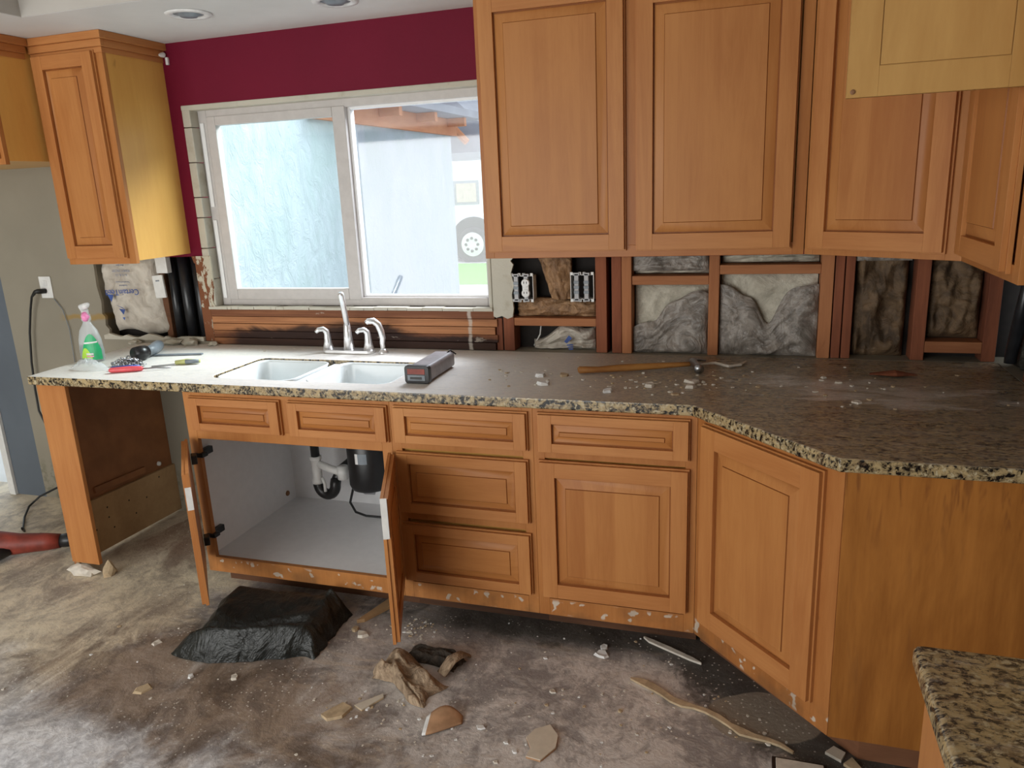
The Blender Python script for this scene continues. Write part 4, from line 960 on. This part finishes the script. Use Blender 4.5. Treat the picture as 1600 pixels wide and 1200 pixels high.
for k, (x, y, s, mat, lb_) in enumerate([(-1.585, -.40, .030, LABW, 'curved white plaster piece on the counter left of the hammer'), (-1.545, -.52, .030, LABW, 'flat white shard near the front edge in the middle of the counter'), (-1.50, -.385, .028, SAND, 'sandy crumb pile touching the hammer handle end'),
        (-1.035, -.42, .030, PLAS, 'largest white lump in front of the hammer head'), (-1.03, -.49, .026, PLAS, 'rounded white lump below the largest lump by the hammer'), (-1.17, -.50, .028, PLAS, 'pale broken chunk in the crumbs right of the handle middle'), (-1.075, -.585, .018, SAND, 'yellowish flake near the counter bend'),
        (-1.30, -.585, .022, LABW, 'thin white sliver near the counter front edge below the hammer'), (-.60, -.30, .014, PLAS, 'white crumb in the dusty patch toward the room corner'), (-.56, -.36, .016, PLAS, 'bigger white lump in the pale dusty smear'), (-.53, -.60, .018, PLAS, 'white lump at the near edge of the pale smear')]):
    chip(x, y, CT, s, k, lb_, None, mat, 'plaster_chip', 'chip')
for k in range(120):
    c_ = random.random()
    if c_ < .45: x, y = random.gauss(-1.15, .16), random.gauss(-.42, .08)
    elif c_ < .65: x, y = random.gauss(-1.60, .13), random.gauss(-.40, .08)
    elif c_ < .88: x, y = random.gauss(-.55, .16), random.gauss(-.45, .12)
    else: x, y = random.uniform(-1.7, -.1), random.uniform(-.66, -.06)
    if not (-1.8 < x < -.05 and -.66 < y < -.05): continue
    if -1.47 < x < -1.0 and abs(y-(-.362+(x+1.452)*.34)) < .03: continue
    chip(x, y, CT, random.uniform(.003, .011), k % 9, 'small white plaster crumb scattered on the dusty granite counter', 'crumbs on the counter', random.choice([PLAS, PLAS, SAND]), 'plaster_crumb', 'crumb')
for k in range(16):
    chip(-3.0+random.uniform(-.5, 1.9), random.uniform(-.14, -.03), CT, random.uniform(.004, .009), k % 9, 'small crumb of rubble along the wall behind the sink', 'crumbs behind the sink', PLAS, 'plaster_crumb', 'crumb')
for k, (x, y, r) in enumerate(((-3.56, -.035, .045), (-3.46, -.035, .05), (-3.62, -.03, .03), (-3.80, -.03, .03), (-3.33, -.03, .025))):
    lumpo('plaster_rubble', (x, y, .9155), (r, .028, r*.45), k+20, PATCH, ['pinkish rubble heap at the foot of the middle pipe', 'rubble heap at the foot of the right black pipe', 'small rubble by the dark stud foot', 'rubble under the printed insulation bag', 'rubble at the left end of the planks'][k], 'rubble')

# ------------------------------------------------------------------ things on the floor
def bagg(u, v):
    FL, FR, BR, BL = Vector((-2.83, -1.10)), Vector((-2.285, -1.045)), Vector((-2.30, -.715)), Vector((-2.80, -.73))
    p = (FL*(1-u)+FR*u)*(1-v) + (BL*(1-u)+BR*u)*v
    p.y += -.05*math.sin(u*math.pi*1.6)*(1-v)*.8; p.x += .02*math.sin(v*6)*(1-u)
    e = max(0, min(1, 9*min(u, 1-u)))*max(0, min(1, 9*min(v, 1-v)))
    h = .108-.05*(1-u)*(1-v) + .035*math.exp(-((v-.12)/.08)**2)*math.sin(math.pi*min(1, u*1.1)) + .04*math.exp(-((u-.93)**2+(v-.93)**2)/.008)
    h *= min(1, max(.6, 1.0)); h += .012*fb((u*3, v*2, 1), 1.3, 3) - .02*math.exp(-((v-.30)/.05)**2)
    q = Vector((p.x+.012*fb((u*5, v*5, 4), 1.2, 3), p.y+.012*fb((u*5, v*5, 9), 1.2, 3), max(.002, h*e**.45)))
    return q
tag(grid('plastic_bag', [TBAG], bagg, 70, 50), 'big folded black plastic bag on the floor before the sink doors', 'plastic bag')
def ragf(u, v):
    a = -.25; x = (u-.5)*.24; y = (v-.5)*.13
    px__, py__ = -1.895+x*math.cos(a)-y*math.sin(a), -1.03+x*math.sin(a)+y*math.cos(a)
    e = max(0, min(1, 6*min(u, 1-u)))*max(0, min(1, 6*min(v, 1-v)))
    return Vector((px__+.022*fb((u*2, v*2, 5), 1.1, 2)-.03*math.sin(v*3), py__+.03*fb((u*2, v*2, 15), 1.1, 2)+.025*math.sin(u*5), max(.002, (.034+.016*fb((u*2.2, v*2.6, 25), 1.2, 3)+.009*math.sin(u*11+v*7)+.006*math.sin(v*15-u*5))*e**.5+.012*e)))
tag(grid('cloth_rag', [RAG], ragf, 44, 30), 'crumpled pale brown rag on the floor below the right sink door', 'rag')
def ragd(u, v):
    a = .9; x = (u-.5)*.20; y = (v-.5)*.07
    px__, py__ = -1.865+x*math.cos(-.1)-y*math.sin(-.1), -.915+x*math.sin(-.1)+y*math.cos(-.1)
    e = max(0, min(1, 6*min(u, 1-u)))*max(0, min(1, 6*min(v, 1-v)))
    return Vector((px__+.02*fb((u*2, v*2, 55), 1.1, 2), py__+.015*math.sin(u*3), max(.002, (.04+.014*fb((u*2, v*3, 65), 1.3, 3))*e**.5)))
tag(grid('cloth_rag', [RAGD], ragd, 30, 20), 'dark dirty cloth bunched behind the pale brown rag', 'rag')
tag(MB().tube([(-1.80, -1.0, .02), (-1.775, -.96, .055), (-1.76, -.91, .045), (-1.745, -.88, .02)], [.02, .022, .018, .012], 12, flat=.6).build('cloth_twist', RAG, smooth=True), 'twisted end of cloth standing at the rag right side', 'cloth')
# broken tiles
def shf(u, v):
    w = .030+.050*math.sin(math.pi*min(1, u*.75+.25)); c = Vector((-1.762+.10*u, -1.205+.045*u))
    return Vector((c.x+.01*v, c.y-w*v+.018*math.sin(math.pi*u), .003+.034*math.sin(math.pi*min(1, .12+u*.88))*(1-v*.9)))
o = grid('curved_tile_shard', [CERT, LABW], shf, 18, 8, thick=.006, mi=lambda u, v: 1 if u < .12 else 0)
tag(o, 'curved tan shard with a white end on the floor before the rag', 'shard')
def shard(name, poly, z0, z1, mats, label, cat='shard'):
    m = MB(); m.prism(poly, z0, z1*.75, 1); m.prism([(x, y) for x, y in poly], z1*.75, z1, 0); return tag(m.build(name, mats), label, cat)
shard('tile_piece', [(-1.440, -1.205), (-1.425, -1.165), (-1.385, -1.135), (-1.350, -1.175), (-1.345, -1.225), (-1.375, -1.285), (-1.420, -1.280), (-1.415, -1.245)], .001, .010, [GLAZE, CERT], 'white five-sided tile piece at the bottom middle of the floor')
shard('tile_piece', [(-2.02, -1.20), (-1.955, -1.125), (-1.945, -1.14), (-1.985, -1.215)], .001, .008, [GLAZE, SAND], 'small flat pale tile flake left of the terracotta shard')
shard('tile_piece', [(-2.10, -1.27), (-2.06, -1.20), (-2.02, -1.215), (-2.03, -1.26), (-2.07, -1.285)], .001, .012, [SAND, SAND], 'orange-brown mortar flake near the bottom of the floor')
# wood wedge
shard('wood_wedge', [(-2.250, -.760), (-2.225, -.745), (-2.155, -.60), (-2.20, -.585)], .001, .016, [PLY, PLY], 'wedge of plywood on the floor right of the black bag', 'wood scrap')
def strip(name, path, w, mat, label):
    m = MB(); rr = random.Random(5); L_ = []; R_ = []
    for i, p in enumerate(path):
        d_ = (Vector(path[min(i+1, len(path)-1)])-Vector(path[max(i-1, 0)])).normalized(); n_ = Vector((-d_.y, d_.x)); k = w*(1+rr.uniform(-.35, .35)) if 0 < i < len(path)-1 else w*.3
        L_.append(Vector(p)+n_*k); R_.append(Vector(p)-n_*k*rr.uniform(.6, 1.1))
    m.prism([(q.x, q.y) for q in L_+R_[::-1]], .001, .009); return tag(m.build(name, mat, bevel=.001), label, 'wood strip')
P0, P1 = Vector((-1.185, -.848)), Vector((-.685, -1.075))
strip('wood_strip', [tuple(P0.lerp(P1, k/14)+Vector((0, .010*math.sin(k*1.1)))) for k in range(15)], .012, SAND, 'long ragged pale wood strip in front of the angled cabinet')
strip('wood_strip', [(-1.175, -.60), (-1.15, -.618), (-1.08, -.652), (-1.0, -.695), (-.965, -.712)], .008, PLAS, 'short pale stick near the foot of the square-door cabinet')
# red power tool
t = thing('power_tool', 'red and black power tool lying on the floor at left', 'power tool', (-4.15, -.62, 0))
ax = Vector((-3.93, -.50)); bx0 = Vector((-4.30, -.72))
def ap(s_, z, off=0):
    p = bx0.lerp(ax, s_); d_ = (ax-bx0).normalized(); return (p.x-d_.y*off, p.y+d_.x*off, z)
MB().tube([ap(-.25, .085), ap(-.1, .085), ap(.2, .080), ap(.5, .062), ap(.75, .055), ap(.9, .05)], [.055, .068, .066, .048, .042, .034], 16).build('housing', RED, t, smooth=True)
MB().tube([ap(.88, .05), ap(.98, .05), ap(1.12, .048)], [.030, .034, .026], 16).build('nose', BLK, t, smooth=True)
MB().tube([ap(-.25, .05, -.06), ap(0, .045, -.075), ap(.28, .045, -.055), ap(.42, .05, -.03)], [.036, .042, .038, .024], 14).build('grip', BLK, t, smooth=True)
MB().tube([(-4.345, -.010, 1.178), (-4.36, -.045, 1.180), (-4.375, -.045, 1.178), (-4.41, -.042, 1.15), (-4.445, -.035, 1.08), (-4.485, -.032, .961), (-4.515, -.032, .80), (-4.53, -.032, .65), (-4.525, -.04, .53), (-4.47, -.05, .42), (-4.33, -.06, .33), (-4.25, -.08, .25), (-4.30, -.10, .17), (-4.43, -.11, .115), (-4.55, -.12, .06), (-4.58, -.17, .02), (-4.50, -.27, .008), (-4.38, -.38, .010), (-4.27, -.46, .04), (-4.20, -.52, .085), (-4.155, -.555, .112)],
                 [.013, .013, .010]+[.0055]*18, 10).build('power_cord', RUB, t, smooth=True)
MB().tube([ap(.28, .10, .015), ap(.36, .106, .01), ap(.46, .100, .005)], [.014, .018, .014], 10).build('switch_cover', BLK, t, smooth=True)
MB().tube([ap(-.25, .03, -.10), ap(-.02, .03, -.11), ap(.1, .022, -.10)], [.018, .022, .016], 10).build('side_handle', GREYP, t, smooth=True)
tag(MB().box((-.745, -1.20, .0005), (-.60, -1.118, .022)).box((-.735, -1.19, .022), (-.61, -1.126, .026), 1).build('vent_grille', [BLK, PLAS], bevel=.002), 'black edged flat item at the bottom edge near the end panel', 'grille')
shard('tile_piece', [(-.60, -1.05), (-.575, -1.02), (-.545, -1.04), (-.56, -1.075)], .001, .010, [GLAZE, PLAS], 'grey stone flake on the floor near the end panel corner')
shard('tile_piece', [(-.555, -1.085), (-.53, -1.055), (-.51, -1.09), (-.535, -1.10)], .001, .010, [SAND, SAND], 'yellow stone flake beside the end panel toe kick')
for k, (x, y, s, lb_) in enumerate([(-2.93, -1.06, .020, 'grey round chip on the floor left of the black bag'), (-2.66, -1.20, .016, 'bright white chip just below the black bag front'), (-2.50, -1.17, .020, 'grey lump below the middle of the black bag'), (-2.77, -1.30, .035, 'beige mortar flake on the brown smear'),
        (-2.235, -.80, .020, 'tan chunk beside the plywood wedge tip'), (-2.19, -.83, .028, 'pale crumbly chunk between wedge and right sink door'), (-1.305, -.735, .030, 'white flat flake before the square-door cabinet'), (-1.305, -.69, .020, 'thin white flake behind the flat one near the toe kick'),
        (-1.42, -.97, .014, 'white chip in the middle of the floor'), (-1.59, -1.19, .016, 'white curl left of the five-sided tile piece'), (-1.06, -1.28, .010, 'white chip near the bottom edge right of the tile piece')]):
    chip(x, y, .0005, s, k+3, lb_, None, [PLAS, LABW, PLAS, SAND, SAND, PLAS, LABW, LABW, PLAS, LABW, LABW][k], 'plaster_chip', 'chip')
random.seed(31)
cnt = 0
while cnt < 230:
    c_ = random.random()
    if c_ < .40: x, y = random.gauss(-1.35, .35), random.gauss(-1.10, .18)
    elif c_ < .55: x, y = random.gauss(-2.02, .06), random.gauss(-.74, .05)
    elif c_ < .70: x, y = random.gauss(-1.92, .13), random.gauss(-1.17, .06)
    elif c_ < .85: x, y = random.gauss(-.95, .2), random.gauss(-.95, .12)
    else: x, y = random.uniform(-3.9, -.7), random.uniform(-1.6, -.5)
    if y > -.60 or y < -1.7 or (x > -1.0 and (x*-.730 + y*-.684) < 1.193+.02): continue
    if -2.87 < x < -2.24 and -1.16 < y < -.62: continue
    if -2.03 < x < -1.72 and -1.12 < y < -.87: continue
    cnt += 1
    chip(x, y, .0005, random.uniform(.0028, .008)*(1.5 if random.random() < .12 else 1), cnt % 9, 'small white plaster crumb lying loose on the grey floor', 'crumbs on the floor', random.choice([PLAS, LABW, PLAS, SAND]), 'plaster_crumb', 'crumb')

# ------------------------------------------------------------------ outside
struct(MB().box((-40, .14, -.22), (12, 10.2, -.15)).build('ground_driveway', CONC))
tag(MB().box((-40, 10.2, -.22), (12, 14.0, -.145)).build('lawn', GRASS), 'strip of green lawn under the white vehicle outside', 'lawn', kind='stuff')
struct(MB().box((-40, 14.0, -.22), (12, 60, -.15)).build('ground_street', CONC))
t = thing('neighbouring_wing', 'pale blue stucco wing with orange beam seen through the window', 'building', (-3.9, 2.0, -.15))
MB().box((-4.4, .16, -.15), (-3.5, 3.66, 2.19)).build('stucco_wall', STUC, t)
MB().box((-3.5, 1.3, 2.055), (-3.46, 3.72, 2.19)).build('beam', BEAM, t)
for k in range(4): MB().box((-3.459, 1.55+.65*k, 2.12), (-3.30, 1.60+.65*k, 2.19)).build('rafter', BEAM, t)
MB().box((-4.4, 1.3, 2.191), (-3.25, 3.9, 2.25)).build('soffit', SOFF, t)
MB().prism([(-4.6, 1.93), (-3.40, 1.93), (-3.40, 2.19), (-3.66, 2.43), (-4.6, 3.2)], 4.2, 6.5, 0, M).build('gable', SOFF, t)
MB().tube([(-3.95, 4.12, 2.48), (-3.52, 4.12, 2.02)], .035, 6).build('brace', BEAM, t)
t = thing('motorhome', 'white vehicle with a side window parked outside beyond the lawn', 'vehicle', (-8.0, 15.5, -.12))
bd = MB(); bd.box((-11.5, 14.3, .35), (-5.0, 16.4, 2.25)); bd.box((-11.5, 14.35, .12), (-7.75, 16.3, .36)); bd.box((-6.75, 14.35, .12), (-5.0, 16.3, .36)); bd.build('body', VEH, t, bevel=.08, seg=4)
MB().lathe([(.56, 0), (.56, .04)], (0, 0, 0), 40, 0, Matrix.Translation((-7.28, 14.30, .36)) @ Matrix.Rotation(math.radians(90), 4, 'X')).build('wheel_arch', TYRE, t)
MB().box((-7.78, 14.32, .12), (-6.72, 16.2, .5)).build('underbody', TYRE, t)
MB().lathe([(.30, 0), (.40, .02), (.40, .20), (.34, .24)], (0, 0, 0), 40, 0, Matrix.Translation((-7.28, 14.42, .28)) @ Matrix.Rotation(math.radians(90), 4, 'X')).build('tyre', TYRE, t, smooth=True)
hb = MB(); hb.lathe([(.28, 0), (.28, .02), (.18, .05), (.10, .05)], (0, 0, 0), 32, 0, Matrix.Translation((-7.28, 14.18, .28)) @ Matrix.Rotation(math.radians(90), 4, 'X'))
for k in range(8): a = k*math.pi/4; hb.lathe([(.035, 0), (.035, .02)], (0, 0, 0), 10, 1, Matrix.Translation((-7.28+.15*math.cos(a), 14.13, .28+.15*math.sin(a))) @ Matrix.Rotation(math.radians(90), 4, 'X'))
hb.build('hubcap', [PLASTW, TYRE], t)
wn = MB(); wn.box((-7.72, 14.28, 1.20), (-7.10, 14.31, 1.75), 0); wn.box((-7.66, 14.27, 1.26), (-7.16, 14.29, 1.69), 1); wn.build('side_window', [SOFF, CURT], t)
def hd(u, v):
    return Vector((-16+14*u, 18+.6*fb((u*12, v*3, 2), 1.5, 3)-1.0*math.sin(v*math.pi), -.15+3.1*v+.35*fb((u*14, v, 8), 1.5, 3)))
tag(grid('hedge', [HEDGE], hd, 60, 12, thick=.3), 'green hedge behind the white vehicle outside', 'hedge')
